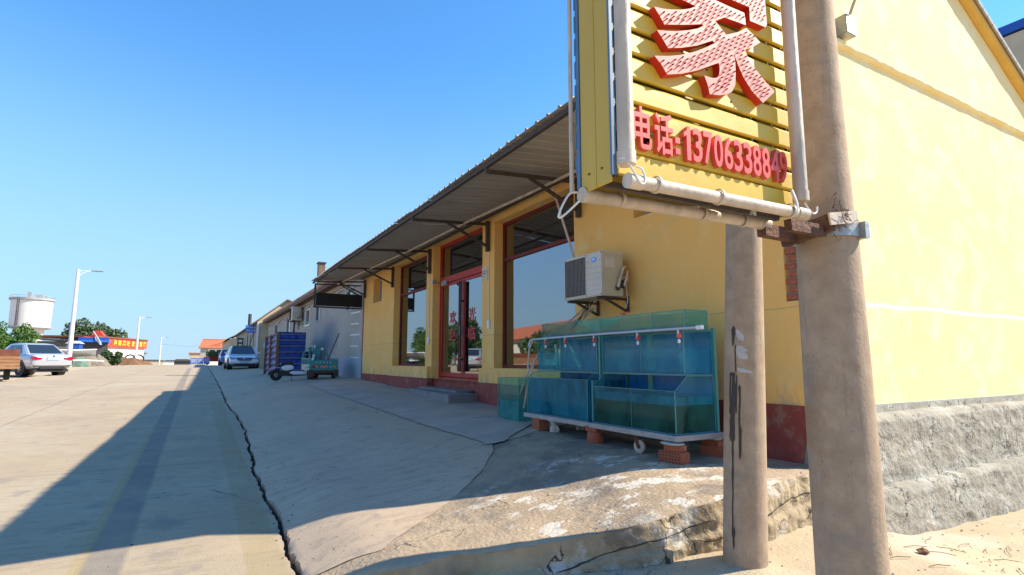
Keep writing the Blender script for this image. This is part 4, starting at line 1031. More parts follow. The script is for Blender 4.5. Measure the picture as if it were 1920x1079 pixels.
# rusty arms and clamp that hold the sign
cl = thing('pole_clamp', 'galvanised clamp ring with rusty arms between the sign and the thick front pole', 'clamp', (2.37, 1.375, .58)); CO2 = Vector(cl.location)
q = MB(); q.lathe([(.122, -.032), (.134, -.032), (.134, .030), (.120, .030)], 48, c=(0, 0, -.03)); q.box(.02, .05, -.155, -.125, -.07, .0)
q.build('ring', M['galv'], cl, smooth=True)
q = MB(); q.bar((-.40, .03, -.05), (-.1, .05, -.045), .04, .05); q.bar((-.42, -.10, -.06), (-.16, -.08, -.05), .03, .045); q.bar((-.16, -.12, -.02), (-.16, .1, -.05), .03, .07)
w2 = MB(); w2.bar((-.20, -.135, -.015), (-.02, -.146, .015), .008, .05); w2.build('strap', M['pvc'], cl)
q.build('arms', M['rust'], cl)
wr = MB()
for i in range(18):
    a = Vector((-.12 + random.gauss(0, .02), -.13 + random.gauss(0, .02), .02 + random.gauss(0, .03))); pts = [a]
    for k_ in range(5): pts.append(pts[-1] + Vector((random.gauss(0, .014), random.gauss(0, .01), random.gauss(0, .016))))
    wr.tube(pts, .0014, 4)
o = wr.build('wire_tangle', M['rust'], cl, fix=False); o['kind'] = 'stuff'

# ------------------------------------------------------------------ air conditioners
def make_ac(name, label, loc, rz):
    t = thing(name, label, 'air conditioner', loc, rz)                # local: front faces -x, width along y, base z=0
    b = MB(); b.box(-.32, 0, -.39, .39, 0, .54, M['ac_white']); o = b.build('casing', M['ac_white'], t, bevel=.012)
    q = MB(); q.box(-.322, -.01, -.3915, -.389, .02, .52); q.build('end_cover', M['ac_side'], t)
    q = MB(); q.box(-.324, -.319, -.06, .365, .035, .505); q.build('fan_grille', M['grille'], t)
    q = MB()
    for i in range(17): z = .05 + i * .0275; q.box(-.3275, -.3235, -.06, .365, z, z + .0035)
    for i in range(15): y = -.05 + i * .0285; q.box(-.3290, -.3245, y, y + .003, .035, .505)
    q.build('grille_wires', M['steel_dark'], t)
    q = MB()
    for i in range(6): q.box(-.3235, -.319, -.37, -.085, .07 + i * .07, .074 + i * .07)
    q.box(-.324, -.319, -.078, -.072, 0.01, .53); q.build('panel_seams', M['ac_side'], t)
    q = MB(); q.lathe([(.001, -.3255), (.05, -.3250), (.051, -.318)], 24, c=(0, -.235, .445), axis='x'); o = q.build('logo', M['label_blue'], t); 
    for v in o.data.vertices: v.co.z = .445 + (v.co.z - .445) * .62
    q = MB(); q.box(-.3275, -.3245, -.26, -.205, .44, .45); q.box(-.3275, -.3245, -.25, -.215, .454, .461); q.box(-.3245, -.3205, -.195 + .0, -.165, .432, .44); q.build('logo_stroke', M['white'], o)
    q = MB(); q.box(-.27, -.14, -.402, -.39, .33, .47); q.box(-.25, -.16, -.405, -.401, .44, .46); q.build('valve_cover', M['ac_white'], t, bevel=.006)
    q = MB(); q.box(-.05, .0, -.403, -.39, .1, .2); q.tube([(-.12, -.40, .09), (-.10, -.43, .10)], .028, 10); q.tube([(-.05, -.40, .12), (-.03, -.43, .12)], .02, 10); q.build('valves', M['steel_dark'], t)
    q = MB(); q.tube([(-.12, -.43, .10), (-.09, -.44, .22), (-.04, -.44, .34), (.02, -.41, .36)], .016, 8); q.tube([(-.03, -.43, .12), (0, -.45, .22), (.03, -.43, .3)], .014, 8); q.tube([(-.11, -.43, .2), (-.02, -.455, .22), (.03, -.45, .18)], .006, 6); q.tube([(.0, -.43, .16), (.015, -.44, -.05), (.0, -.42, -.14)], .007, 6)
    q.build('hoses', M['pvc'], t, smooth=True)
    for y in (-.30, .28):
        q = MB(); q.bar((.14, y, -.30 + .12), (.14, y, .02), .035, .035); q.bar((.14, y, -.02), (-.34, y, -.02), .035, .03); q.bar((.13, y, -.17), (-.2, y, -.03), .025, .025); q.build('wall_bracket', M['steel_dark'], t)
    q = MB()
    for y in (-.37, -.08, .36):
        for z in (.02, .52): q.lathe([(.006, -.3265), (.006, -.319)], 6, c=(0, y, z), axis='x')
    q.build('screws', M['steel_dark'], t)
    return t
ac = make_ac('air_conditioner', 'aged white air conditioner outdoor unit on a rusty bracket above the fish tanks', (4.40, 5.42, .765), 0)
bu = MB()
for i in range(7):
    y = 5.72 + random.gauss(0, .05); x = 4.42 + random.gauss(0, .03)
    bu.tube([(x, y, .80), (x - .05 + random.gauss(0, .04), y + random.gauss(0, .06), .66), (x - .1 + random.gauss(0, .05), y + .1 + random.gauss(0, .08), .52), (4.25, 5.9, .40)], random.choice((.008, .012, .006)), 6, random.choice((M['pvc'], M['pvc'], M['steel_dark'])))
bu.tube([(4.45, 5.75, .78), (4.3, 5.80, .62), (4.15, 5.95, .45), (3.95, 6.0, .30), (3.75, 6.02, .0), (3.66, 6.06, -.35), (3.7, 6.2, -.6)], .013, 8, M['pvc'])
bu.tube([(4.40, 5.6, .70), (4.25, 5.85, .5), (3.85, 6.05, .12), (3.68, 6.12, -.2), (3.75, 6.4, -.45)], .010, 8, M['pvc'])
bu.tube([(3.7, 5.97, .27), (3.66, 6.0, .15), (3.65, 6.02, -.1)], .013, 8, M['pvc'])
tag(bu.build('cable_bundle', M['pvc'], smooth=True), 'tangle of hoses and cables hanging below the air conditioner to the tanks', 'hoses')

# ------------------------------------------------------------------ fish tanks on their trolley
TX0, TX1, TY0, TY1 = 3.60, 4.10, 3.50, 5.95
def wall_pane(mb, pts, th=.010, m=None):
    """a thin slab with real thickness from a convex polygon in 3-D"""
    P_ = [Vector(p) for p in pts]; nrm = (P_[1] - P_[0]).cross(P_[2] - P_[0]).normalized() * th; n = len(P_)
    mb.add(P_ + [p + nrm for p in P_], [tuple(range(n)), tuple(reversed(range(n, 2 * n)))] + [(i, i + n, (i + 1) % n + n, (i + 1) % n) for i in range(n)], m)
def tank(name, label, y0, y1, xf0, xf1, xb, z0, zf, zb, gl='tankglass', splits=(), water=None, wm='water', open_top=True, group=None):
    """glass tank: front foot x=xf0, front lip x=xf1 at zf, back x=xb to zb; side panes cut on the slope"""
    t = thing(name, label, 'fish tank', ((xf0 + xb) / 2, (y0 + y1) / 2, z0), group=group); O = Vector(t.location); th = .008
    def add(mb, nm, m, **k): o = mb.build(nm, m, t, **k); o.location = -O; return o
    q = MB(); wall_pane(q, [(xf0, y0, z0), (xf0, y1, z0), (xf0, y1, zf), (xf0, y0, zf)], th); add(q, 'front_pane', M[gl], fix=True)
    q = MB(); wall_pane(q, [(xb, y0, z0), (xb, y0, zb), (xb, y1, zb), (xb, y1, z0)], th); add(q, 'back_pane', M[gl])
    for y in [y0 + .002, y1 - th - .002]:
        q = MB(); q.add([(xf0 + .009, y, z0), (xb - .009, y, z0), (xb - .009, y, zb), (xf1 + .009, y, zb), (xf0 + .009, y, zf)] + [(xf0 + .009, y + th, z0), (xb - .009, y + th, z0), (xb - .009, y + th, zb), (xf1 + .009, y + th, zb), (xf0 + .009, y + th, zf)],
              [(0, 1, 2, 3, 4), (9, 8, 7, 6, 5)] + [(i, i + 5, (i + 1) % 5 + 5, (i + 1) % 5) for i in range(5)]); add(q, 'end_pane', M[gl])
    for y in splits:
        q = MB(); q.box(xf0 + .010, xb - .010, y, y + .006, z0 + .012, min(zf, zb) - .01); add(q, 'divider', M[gl])
    q = MB(); q.box(xf0, xb, y0, y1, z0 - .008, z0 - .0005); add(q, 'base', M['glassedge'])
    e = MB(); w = .0045                                # polished pane edges and silicone corners
    for y in (y0, y1 - .0): 
        e.bar((xf0 - .002, y, z0), (xf0 - .002, y, zf), w * 1.6, w * 1.6); e.bar((xb, y, z0), (xb, y, zb), w, w); e.bar((xf0, y, zf), (xf1, y, zb), w, w); e.bar((xf1, y, zb), (xb, y, zb), w, w)
    e.bar((xf0, y0, zf), (xf0, y1, zf), w, w); e.bar((xb, y0, zb), (xb, y1, zb), w, w)
    for y in splits: e.bar((xf0 - .001, y, z0), (xf0 - .001, y, zf), w * .8, w * .8)
    add(e, 'pane_edges', M['glassedge'])
    if water:
        for i, (a, b, m_) in enumerate(water):
            q = MB(); q.box(xf0 + .0105, xb - .0105, y0 + .0115, y1 - .0115, a, b); o = add(q, 'water', M[m_])
    return t
gt = 'fish tanks stacked on the trolley'
tank('fish_tank', 'right tank of the lower tier, half full of murky green water', TY0, 4.64, 3.605, 3.76, 4.095, -.625, -.262, -.135, splits=(4.06,), water=((-.615, -.39, 'murk'), (-.388, -.315, 'water_deep')), group=gt)
tank('fish_tank', 'left tank of the lower tier, filled with clouded blue-green water', 4.735, TY1, 3.605, 3.70, 4.095, -.625, -.20, -.135, splits=(5.32,), water=((-.615, -.215, 'water_deep'),), group=gt)
tank('fish_tank', 'right tank of the middle tier with clear pale water and red taps above', TY0 + .01, 4.64, 3.745, 3.745, 4.095, -.118, .272, .272, splits=(4.06,), water=((-.108, .112, 'water'),), group=gt)
tank('fish_tank', 'left tank of the middle tier with a slanting white pipe inside', 4.735, TY1 - .02, 3.745, 3.745, 4.095, -.118, .272, .272, splits=(5.32,), water=((-.108, .10, 'water'),), group=gt)
tank('glass_trough', 'long narrow glass trough on top of the tank stack', TY0 + .04, TY1 - .04, 3.80, 3.80, 4.095, .300, .462, .462, splits=(3.95, 4.75), gl='band_glass', water=((.306, .33, 'water'),))
tank('fish_tank', 'small empty glass tank standing alone left of the trolley', 6.38, 6.95, 3.72, 3.72, 4.22, -.82, -.235, -.235, gl='band_glass', water=((-.81, -.55, 'water'),))
# trolley
tr = thing('tank_trolley', 'low steel trolley on castors carrying the stacked fish tanks', 'trolley', (3.85, 4.72, -.85)); TO = Vector(tr.location)
def trp(mb, nm, m, parent=None, **k):
    o = mb.build(nm, m, parent or tr, **k); o.location = -TO; return o
q = MB(); q.bar((3.575, 3.46, -.658), (3.575, 5.99, -.658), .012, .048); q.bar((3.60, 3.46, -.678), (3.60, 5.99, -.678), .05, .008); q.bar((4.13, 3.46, -.658), (4.13, 5.99, -.658), .012, .048)
q.bar((3.56, 3.47, -.658), (4.20, 3.47, -.658), .012, .048); q.bar((3.58, 5.98, -.658), (4.13, 5.98, -.658), .012, .048); q.bar((3.58, 3.50, -.672), (4.13, 3.50, -.672), .06, .01)
for y in (4.1, 4.7, 5.3): q.bar((3.58, y, -.665), (4.13, y, -.665), .04, .03)
trp(q, 'frame', M['galv'])
q = MB(); q.box(3.60, 4.11, 3.49, 5.96, -.650, -.636); trp(q, 'deck', M['blue_mesh'])
q = MB()
for y in (3.50, 4.69, 5.95):
    q.bar((4.12, y, -.65), (4.12, y, .30), .028, .028); 
q.bar((3.76, 4.688, -.62), (3.76, 4.688, .27), .05, .02); q.bar((3.66, 4.688, -.62), (3.66, 4.688, -.2), .06, .02)
q.box(3.74, 4.10, 3.50, 5.95, -.133, -.128); q.box(3.79, 4.10, 3.52, 5.93, .278, .290)
trp(q, 'rack', M['glassedge'])
q = MB(); q.box(4.135, 4.15, 3.50, 5.94, -.60, .27)
for i in range(9): q.box(4.125, 4.136, 3.50, 5.94, -.58 + i * .1, -.572 + i * .1)
for i in range(12): q.box(4.127, 4.137, 3.55 + i * .2, 3.562 + i * .2, -.6, .27)
o = trp(q, 'back_board', M['blue_mesh'])
q = MB(); q.box(4.112, 4.134, 4.30, 4.36, -.6, .27); trp(q, 'yellow_stile', M['paper'])
def castor(y, x, yaw, rusty):
    c = MB(); c.lathe([(.022, -.016), (.050, -.017), (.062, -.012), (.064, 0), (.062, .012), (.050, .017), (.022, .016)], 24, axis='x'); w_ = c.build('castor', M['pvc'], tr, smooth=True); w_.location = Vector((x, y, -.795)) - TO; w_.rotation_euler = (0, 0, yaw)
    c = MB(); c.lathe([(.001, -.02), (.02, -.02), (.02, .02), (.001, .02)], 12, axis='x'); c.bar((-.024, 0, 0), (-.03, .03, .10), .004, .035); c.bar((.024, 0, 0), (.03, .03, .10), .004, .035); c.box(-.04, .04, -.02, .06, .095, .108)
    c.build('fork', M[rusty], w_)
castor(4.02, 3.66, .12, 'rust'); castor(5.47, 3.68, .5, 'galv'); castor(4.02, 4.05, .1, 'rust'); castor(5.47, 4.05, .2, 'galv')
# feed pipe with taps
fp = thing('feed_pipe', 'white water pipe with red taps along the front of the fish tanks', 'pipe', (3.72, 4.7, .27)); FO = Vector(fp.location)
q = MB(); q.tube([(3.722, 3.28, .285), (3.722, 4.6, .283), (3.722, 5.98, .272), (3.70, 6.04, .26), (3.68, 6.05, .18)], .0125, 10); o = q.build('pipe', M['alu'], fp, smooth=True); o.location = -FO
q = MB(); q.tube([(3.722, 3.27, .285), (3.722, 3.33, .285)], .019, 12); o = q.build('end_cap', M['white'], fp, smooth=True); o.location = -FO
for y in (3.53, 4.06, 4.74, 5.28, 5.70):
    q = MB(); q.tube([(3.722, y + .02, .275), (3.715, y + .01, .235), (3.712, y, .21)], .008, 8, M['white']); q.lathe([(.008, -.03), (.014, -.02), (.012, 0), (.003, .01)], 10, M['white'], c=(3.712, y, .185)); q.box(3.695, 3.73, y - .018, y + .012, .205, .235, M['sign_red']); q.bar((3.70, y, .22), (3.69, y - .04, .25), .012, .008, M['sign_red'])
    o = q.build('tap', M['sign_red'], fp); o.location = -FO
q = MB(); q.lathe([(.016, 0), (.018, .012), (.006, .02)], 10, c=(3.86, 4.42, .468)); q.bar((3.83, 4.45, .492), (3.89, 4.37, .505), .018, .01); q.bar((3.86, 4.42, .48), (3.86, 4.42, .50), .012); o = q.build('top_tap', M['sign_red'], fp); o.location = -FO
inp = MB(); inp.tube([(3.83, 5.36, .20), (3.82, 5.22, .02), (3.80, 5.10, -.085)], [.014, .022, .022], 10); inp.tube([(3.83, 5.66, .20), (3.83, 5.62, .05), (3.82, 5.60, -.09)], [.014, .02, .02], 10)
tag(inp.build('drain_tubes', M['paper'], smooth=True), 'pale tubes standing inside the left middle fish tank', 'pipe')
# bricks and blocks under the trolley
def holed_brick(name, label, loc, rz, L, W, Hh, holes=None, m='brick'):
    o = MB(); o.box(-W / 2, W / 2, -L / 2, L / 2, 0, Hh); b = o.build(name, M[m], bevel=.004); b.location = loc; b.rotation_euler = (0, 0, rz); tag(b, label, 'brick')
    if holes:
        h = MB(); nr, nc = holes
        for i in range(nr):
            for j in range(nc): h.lathe([(.0001, -W / 2 - .0006), (.0072, -W / 2 - .0006), (.0072, -W / 2 + .01)], 10, c=(0, -L / 2 + L * (j + .6 + (.25 if i % 2 else 0)) / (nc + .4), Hh * (i + .6) / (nr + .2)), axis='x')
        h.build('brick_hole', M['hollow'], b, fix=False)
    return b
zg = H(3.6, 3.5)
holed_brick('perforated_brick', 'perforated brick lying on the concrete under the near corner of the trolley', (3.60, 3.535, zg - .008), .10, .245, .115, .098, (4, 7))
holed_brick('half_brick', 'half brick on top of the perforated brick under the near trolley corner', (3.615, 3.53, zg + .090), .15, .16, .11, .050)
q = MB(); q.lathe([(.001, 0), (.10, .002), (.115, .012), (.10, .022), (.001, .022)], 12); o = q.build('stone_plate', M['paper'], smooth=True); o.location = (3.60, 3.545, zg + .1415); o.scale = (.75, 1.05, .8); tag(o, 'thin pale stone plate wedged under the near trolley corner', 'stone')
holed_brick('red_brick', 'lower red brick behind the tar streaked pole under the trolley', (4.16, 3.57, zg - .004), .25, .24, .115, .095)
holed_brick('red_brick', 'upper red brick of the pile by the wall end of the trolley', (4.16, 3.58, zg + .0915), -.1, .2, .11, .05)
q = MB(); q.box(-.05, .05, -.07, .07, 0, .045); o = q.build('mortar_lump', M['paper'], bevel=.012); o.location = (4.16, 3.58, zg + .142); tag(o, 'pale mortar lump on top of the brick pile by the wall', 'stone')
zg2 = H(3.58, 4.66)
q = MB(); q.lathe([(.001, 0), (.082, .004), (.088, .03), (.085, .10), (.078, .118), (.001, .12)], 16); o = q.build('round_block', M['brick'], smooth=True); o.location = (3.64, 4.66, zg2 - .008); tag(o, 'rounded reddish block under the middle of the trolley', 'block')
holed_brick('red_brick', 'small brick between the rounded block and the trolley frame', (3.63, 4.66, zg2 + .112), .1, .17, .12, .055)
zg3 = H(3.6, 5.8)
holed_brick('red_brick', 'upright red brick block under the far left end of the trolley', (3.64, 5.72, zg3 - .006), -.1, .19, .13, .155)
# glass offcut standing behind the bricks
q = MB(); q.box(4.24, 4.26, 3.62, 3.95, H(4.2, 3.7), H(4.2, 3.7) + .16); tag(q.build('glass_offcut', M['band_glass']), 'green glass offcut leaning under the trolley by the wall', 'glass')
# ------------------------------------------------------------------ vehicles
def wheel_parts(parent, pts, r, w=.2):
    for (x, y) in pts:
        q = MB(); s_ = 1 if x > 0 else -1
        q.lathe([(r * .62, -w / 2), (r * .93, -w / 2), (r, -w / 3), (r, w / 3), (r * .93, w / 2), (r * .62, w / 2)], 24, axis='x'); o = q.build('wheel', M['rubber'], parent, smooth=True); o.location = (x, y, r)
        q = MB(); q.lathe([(.03, w * .5 * s_), (r * .2, w * .47 * s_), (r * .56, w * .34 * s_), (r * .63, w * .42 * s_)], 20, axis='x')
        for k_ in range(7):
            a = k_ * 2 * math.pi / 7; q.bar((w * .44 * s_, .03 * math.cos(a), .03 * math.sin(a)), (w * .40 * s_, r * .6 * math.cos(a), r * .6 * math.sin(a)), .045, .02)
        q.build('rim', M['alu'], o)
        q = MB(); q.lathe([(.001, w * .1 * s_), (r * .6, w * .1 * s_)], 16, axis='x'); q.build('hub_shadow', M['carblack'], o)
def make_car(name, label, paint, L, W, Hh, suv=False, face='front'):
    t = thing(name, label, 'car'); hl, hw = L / 2, W / 2
    bz = .92 if not suv else 1.02
    st = [(-hl, .92, .42, bz - .16), (-hl + .05, .97, .30, bz + .0), (-hl + .35, .96, .24, bz + .05), (-hl + .9, 1.0, .20, bz + .04), (-.5, 1.0, .18, bz), (.5, 1.0, .18, bz - .02), (hl - 1.2, 1.0, .20, bz - .04), (hl - .8, .98, .22, bz - .10), (hl - .35, .93, .22, bz - .18), (hl - .08, .93, .26, bz - .28), (hl, .86, .38, bz - .38)]
    q = MB(); rings = []
    for (y, w, zl, zb) in st:
        w *= hw; half = [(0, zl), (w * .80, zl), (w * .97, zl + .10), (w, zl + (zb - zl) * .45), (w * .985, zl + (zb - zl) * .72), (w * .93, zb - .03), (w * .80, zb + .015), (w * .4, zb + .035), (0, zb + .04)]
        ring = [(x, y, z) for x, z in half] + [(-x, y, z) for x, z in half[-2:0:-1]]; rings.append(ring)
    n = len(rings[0])
    for r_ in rings: q.v += r_
    for j in range(len(rings) - 1):
        for i in range(n): a = j * n + i; b = j * n + (i + 1) % n; q.f.append((a, b, b + n, a + n)); q.mi.append(0)
    q.f.append(tuple(range(n))); q.mi.append(0); q.f.append(tuple(reversed(range((len(rings) - 1) * n, len(rings) * n)))); q.mi.append(0)
    me = q.build('body', M[paint], t, smooth=False); md = me.modifiers.new('sub', 'SUBSURF'); md.levels = 1; md.render_levels = 1
    me.data.polygons.foreach_set('use_smooth', [True] * len(me.data.polygons))
    # cabin
    if suv: ys_ = (-hl + .12, -hl + .45, .35, 1.25)
    else: ys_ = (-hl + .50, -hl + 1.25, .30, 1.15)
    wb, wt, zt_ = hw * .90, hw * .70, Hh
    B = [(-wb, ys_[0], bz + .02), (wb, ys_[0], bz + .02), (wb, ys_[3], bz - .04), (-wb, ys_[3], bz - .04)]
    T = [(-wt, ys_[1], zt_ - .04), (wt, ys_[1], zt_ - .04), (wt, ys_[2], zt_ - .02), (-wt, ys_[2], zt_ - .02)]
    mid = (ys_[1] + ys_[2]) / 2
    q = MB(); q.add(B + T + [(-wt * .97, mid, zt_ + .02), (wt * .97, mid, zt_ + .02)], [(0, 1, 5, 4), (1, 2, 6, 9, 5), (2, 3, 7, 6), (3, 0, 4, 8, 7), (4, 5, 9, 8), (8, 9, 6, 7)])
    q.build('cabin', M[paint], t, bevel=.035, seg=3, smooth=True)
    def inset(qd, l, r_, b, tp, lift=.008):
        a, b_, c, d = [Vector(p) for p in qd]
        f = lambda u, v: (a + (b_ - a) * u) * (1 - v) + (d + (c - d) * u) * v
        nrm = (b_ - a).cross(d - a).normalized() * lift
        return [f(l, b) + nrm, f(1 - r_, b) + nrm, f(1 - r_, 1 - tp) + nrm, f(l, 1 - tp) + nrm]
    for nm, qd, ins in (('rear_window', (B[0], B[1], T[1], T[0]), (.07, .07, .12, .06)), ('windscreen', (B[2], B[3], T[3], T[2]), (.05, .05, .06, .05))):
        q = MB(); q.add(inset(qd, *ins), [(0, 1, 2, 3)]); q.build(nm, M['carglass'], t, fix=False)
    for qd, s_ in (((B[1], B[2], T[2], T[1]), 1), ((B[3], B[0], T[0], T[3]), -1)):
        for l, r_ in (((.16, .53), (.50, .20)) if s_ > 0 else ((.20, .50), (.53, .16))):
            q = MB(); q.add(inset(qd, l, r_, .10, .10), [(0, 1, 2, 3)]); q.build('side_window', M['carglass'], t, fix=False)
    wheel_parts(t, [(s_ * (hw - .10), y) for s_ in (-1, 1) for y in (-hl + .92, hl - .88)], .32 if not suv else .35)
    for s_ in (-1, 1):
        for y in (-hl + .92, hl - .88): q = MB(); q.lathe([(.001, s_ * (hw * .985 + .004)), (.385, s_ * (hw * .985 + .004)), (.385, s_ * (hw - .3))], 20, c=(0, y, .33), axis='x'); q.build('wheel_arch', M['carblack'], t, fix=False)
    q = MB(); q.box(-hw * .8, hw * .8, -hl + .08, hl - .08, .15, .27); q.build('underside', M['carblack'], t)
    for s_ in (-1, 1):
        q = MB(); q.box(min(s_ * hw * .93, s_ * (hw + .13)), max(s_ * hw * .93, s_ * (hw + .13)), ys_[3] - .38, ys_[3] - .26, bz + .02, bz + .14); q.build('mirror', M[paint], t, bevel=.03)
    # front end
    y = hl
    for s_ in (-1, 1):
        q = MB(); q.prism([(s_ * .42, .66), (s_ * .80, .76), (s_ * .84, .69), (s_ * .72, .58), (s_ * .48, .59)], .12, mx=Matrix.Translation((0, y - .16, 0)) @ Matrix.Rotation(s_ * -.0, 4, 'Z')); q.build('headlight', M['headlight'], t)
        q = MB(); q.prism([(s_ * .50, .37), (s_ * .80, .43), (s_ * .80, .38), (s_ * .55, .33)], .05, mx=Matrix.Translation((0, y - .06, 0))); q.build('fog_lamp', M['chrome'], t)
    q = MB(); q.prism([(-.46, .70), (.46, .70), (.36, .52), (-.36, .52)], .05, mx=Matrix.Translation((0, y - .015, 0))); g_ = q.build('grille', M['carblack'], t)
    q = MB()
    for z in (.55, .60, .65, .69): q.box(-.40 - (z - .55) * .3, .40 + (z - .55) * .3, y + .034, y + .042, z, z + .012)
    q.build('grille_bars', M['chrome'], g_)
    q = MB(); q.lathe([(.05, -.004), (.07, 0), (.05, .004)], 18, c=(0, y + .048, .63), axis='y'); q.build('emblem', M['chrome'], g_)
    q = MB(); q.box(-.60, .60, y - .02, y + .012, .30, .335); q.box(-.5, .5, y - .05, y + .002, .225, .30); q.build('lower_grille', M['carblack'], t)
    q = MB(); q.box(-.22, .22, y + .012, y + .022, .375, .495); pl_ = q.build('front_plate', M['plate_blue'], t)
    q = MB()
    for i in range(7): q.box(-.19 + i * .056, -.155 + i * .056, y + .0225, y + .0245, .395, .475)
    q.build('plate_marks', M['white'], pl_)
    # rear end
    y = -hl
    for s_ in (-1, 1):
        q = MB(); q.prism([(s_ * .42, .80), (s_ * .80, .86), (s_ * .845, .74), (s_ * .70, .70), (s_ * .46, .74)], .16, mx=Matrix.Translation((0, y - .02, 0))); q.build('taillight', M['taillight'], t)
    q = MB(); q.box(-.24, .24, y - .022, y + .02, .70, .82); pl_ = q.build('rear_plate', M['plate_white'], t)
    q = MB(); q.box(-.86 * hw, .86 * hw, y - .018, y + .06, .40, .445); q.box(-.5, .5, y - .01, y + .06, .28, .36); q.build('rear_bumper_strip', M['carblack'], t)
    q = MB(); q.lathe([(.001, -.01), (.045, -.008), (.045, 0)], 16, c=(0, y - .012, .865), axis='y'); q.box(-.35, .35, y - .012, y + .02, .845, .855); q.build('rear_emblem', M['chrome'], t)
    return t
c1 = make_car('parked_car', 'white saloon with a blue plate parked facing the camera beside the blue tarpaulin enclosure', 'whitecar', 4.5, 1.78, 1.44)
c1.location = (2.45, 39.6, H(2.45, 37.6) - .01); c1.rotation_euler = (0, 0, math.pi + .02)
q = MB(); q.box(-.55, .55, -.35, .30, 1.43, 1.458); q.build('sunroof', M['carglass'], c1)
c2 = make_car('parked_car', 'silver saloon with red tail lamps parked on the left verge, rear towards the camera', 'silver', 4.4, 1.72, 1.47)
c2.location = (-7.08, 34.5, zr(34.5) - .0); c2.rotation_euler = (0, 0, R(36))
c3_ = make_car('parked_car', 'blue car parked behind the white saloon, far down the kerb', 'bluecar', 4.3, 1.8, 1.55, suv=True)
c3_.location = (2.75, 63, H(2.7, 63)); c3_.rotation_euler = (0, 0, math.pi)

# cargo tricycle, tail towards the camera (local +y forward)
def make_tricycle():
    t = thing('cargo_tricycle', 'teal motor tricycle with an arched cab frame, tailgate towards the camera', 'tricycle')
    b = MB(); b.box(-.50, .50, 0, 1.5, .34, .38); b.build('cargo_floor', M['teal'], t)
    q = MB(); q.box(-.50, .50, -.02, 0, .34, .70)
    for z in (.42, .55, .66): q.box(-.50, .50, -.03, -.02, z, z + .02)
    tg = q.build('tailgate', M['teal'], t)
    for i, ch in enumerate('五羊电动车'): 
        o = glyph(ch, 'lettering', M['white'], tg, Matrix.Translation((-.30 + i * .125, -.036, .595)), height=.055, depth=.004, sx=.06, offset=.01)
    for s_ in (-1, 1):
        q = MB(); x = s_ * .50; q.box(x - .01, x + .01, 0, 1.5, .38, .56); q.box(x - .015, x + .015, 0, 1.5, .74, .77)
        for i in range(9): q.box(x - .012, x + .012, .0 + i * .18, .03 + i * .18, .56, .74)
        q.build('side_board', M['teal'], t)
    q = MB()
    pts = [(-.46, 1.55, .4), (-.46, 1.55, .90), (-.40, 1.55, 1.08), (-.26, 1.55, 1.19), (0, 1.55, 1.22), (.26, 1.55, 1.19), (.40, 1.55, 1.08), (.46, 1.55, .90), (.46, 1.55, .4)]
    q.tube(pts, .02, 8); q.box(-.22, .16, 1.54, 1.56, .42, 1.21); q.bar((-.46, 1.55, .92), (.46, 1.55, .92), .03); q.bar((-.24, 1.55, .4), (-.24, 1.55, 1.2), .03)
    q.build('cab_frame', M['teal'], t)
    q = MB(); q.lathe([(.001, -.006), (.06, -.004), (.06, .004)], 16, c=(.24, 1.50, 1.14), axis='y'); q.build('mirror', M['white'], t)
    q = MB(); q.box(-.40, .40, -.045, .02, .24, .34); q.bar((-.5, .35, .2), (.5, .35, .2), .08); q.box(-.15, .15, .2, 1.3, .2, .3); q.build('chassis', M['steel_dark'], t)
    for x, m_ in ((-.37, 'taillight'), (-.26, 'amber'), (.37, 'amber'), (.24, 'headlight')):
        q = MB(); q.box(x - .05, x + .05, -.05, -.028, .43, .50); q.build('tail_lamp', M[m_], t)
    q = MB(); q.box(-.13, .13, -.05, -.03, .42, .50); q.build('plate', M['letter_face'], t)
    for x, y in ((-.44, .35), (.44, .35), (0, 2.35)):
        q = MB(); q.lathe([(.001, -.05), (.14, -.05), (.20, -.045), (.225, 0), (.20, .045), (.14, .05), (.001, .05)], 22, axis='x'); o = q.build('wheel', M['rubber'], t, smooth=True); o.location = (x, y, .225)
    for x in (-.44, .44):
        q = MB(); q.box(x - .10, x + .10, .0, .62, .44, .46); q.box(x - .09, x + .09, -.03, -.01, .10, .36); q.build('mudguard', M['steel_dark'], t)
    q = MB(); q.box(-.2, .2, 1.6, 2.0, .4, .66); q.box(-.25, .25, 2.2, 2.3, .4, 1.05); q.tube([(-.35, 2.1, .98), (0, 2.2, .95), (.35, 2.1, .98)], .015, 8); q.build('seat', M['carblack'], t)
    return t
tri = make_tricycle(); tri.scale = (.88, .88, .88); tri.location = (3.55, 18.5, H(3.5, 18.9)); tri.rotation_euler = (0, 0, R(1.5))
q = MB(); q.tube([(3.65, 18.9, H(3.6, 19) + .38), (4.35, 20.2, .98)], .022, 8); tag(q.build('wooden_handle', M['wood'], smooth=True), 'long tool handle leaning out of the tricycle cargo box', 'tool')
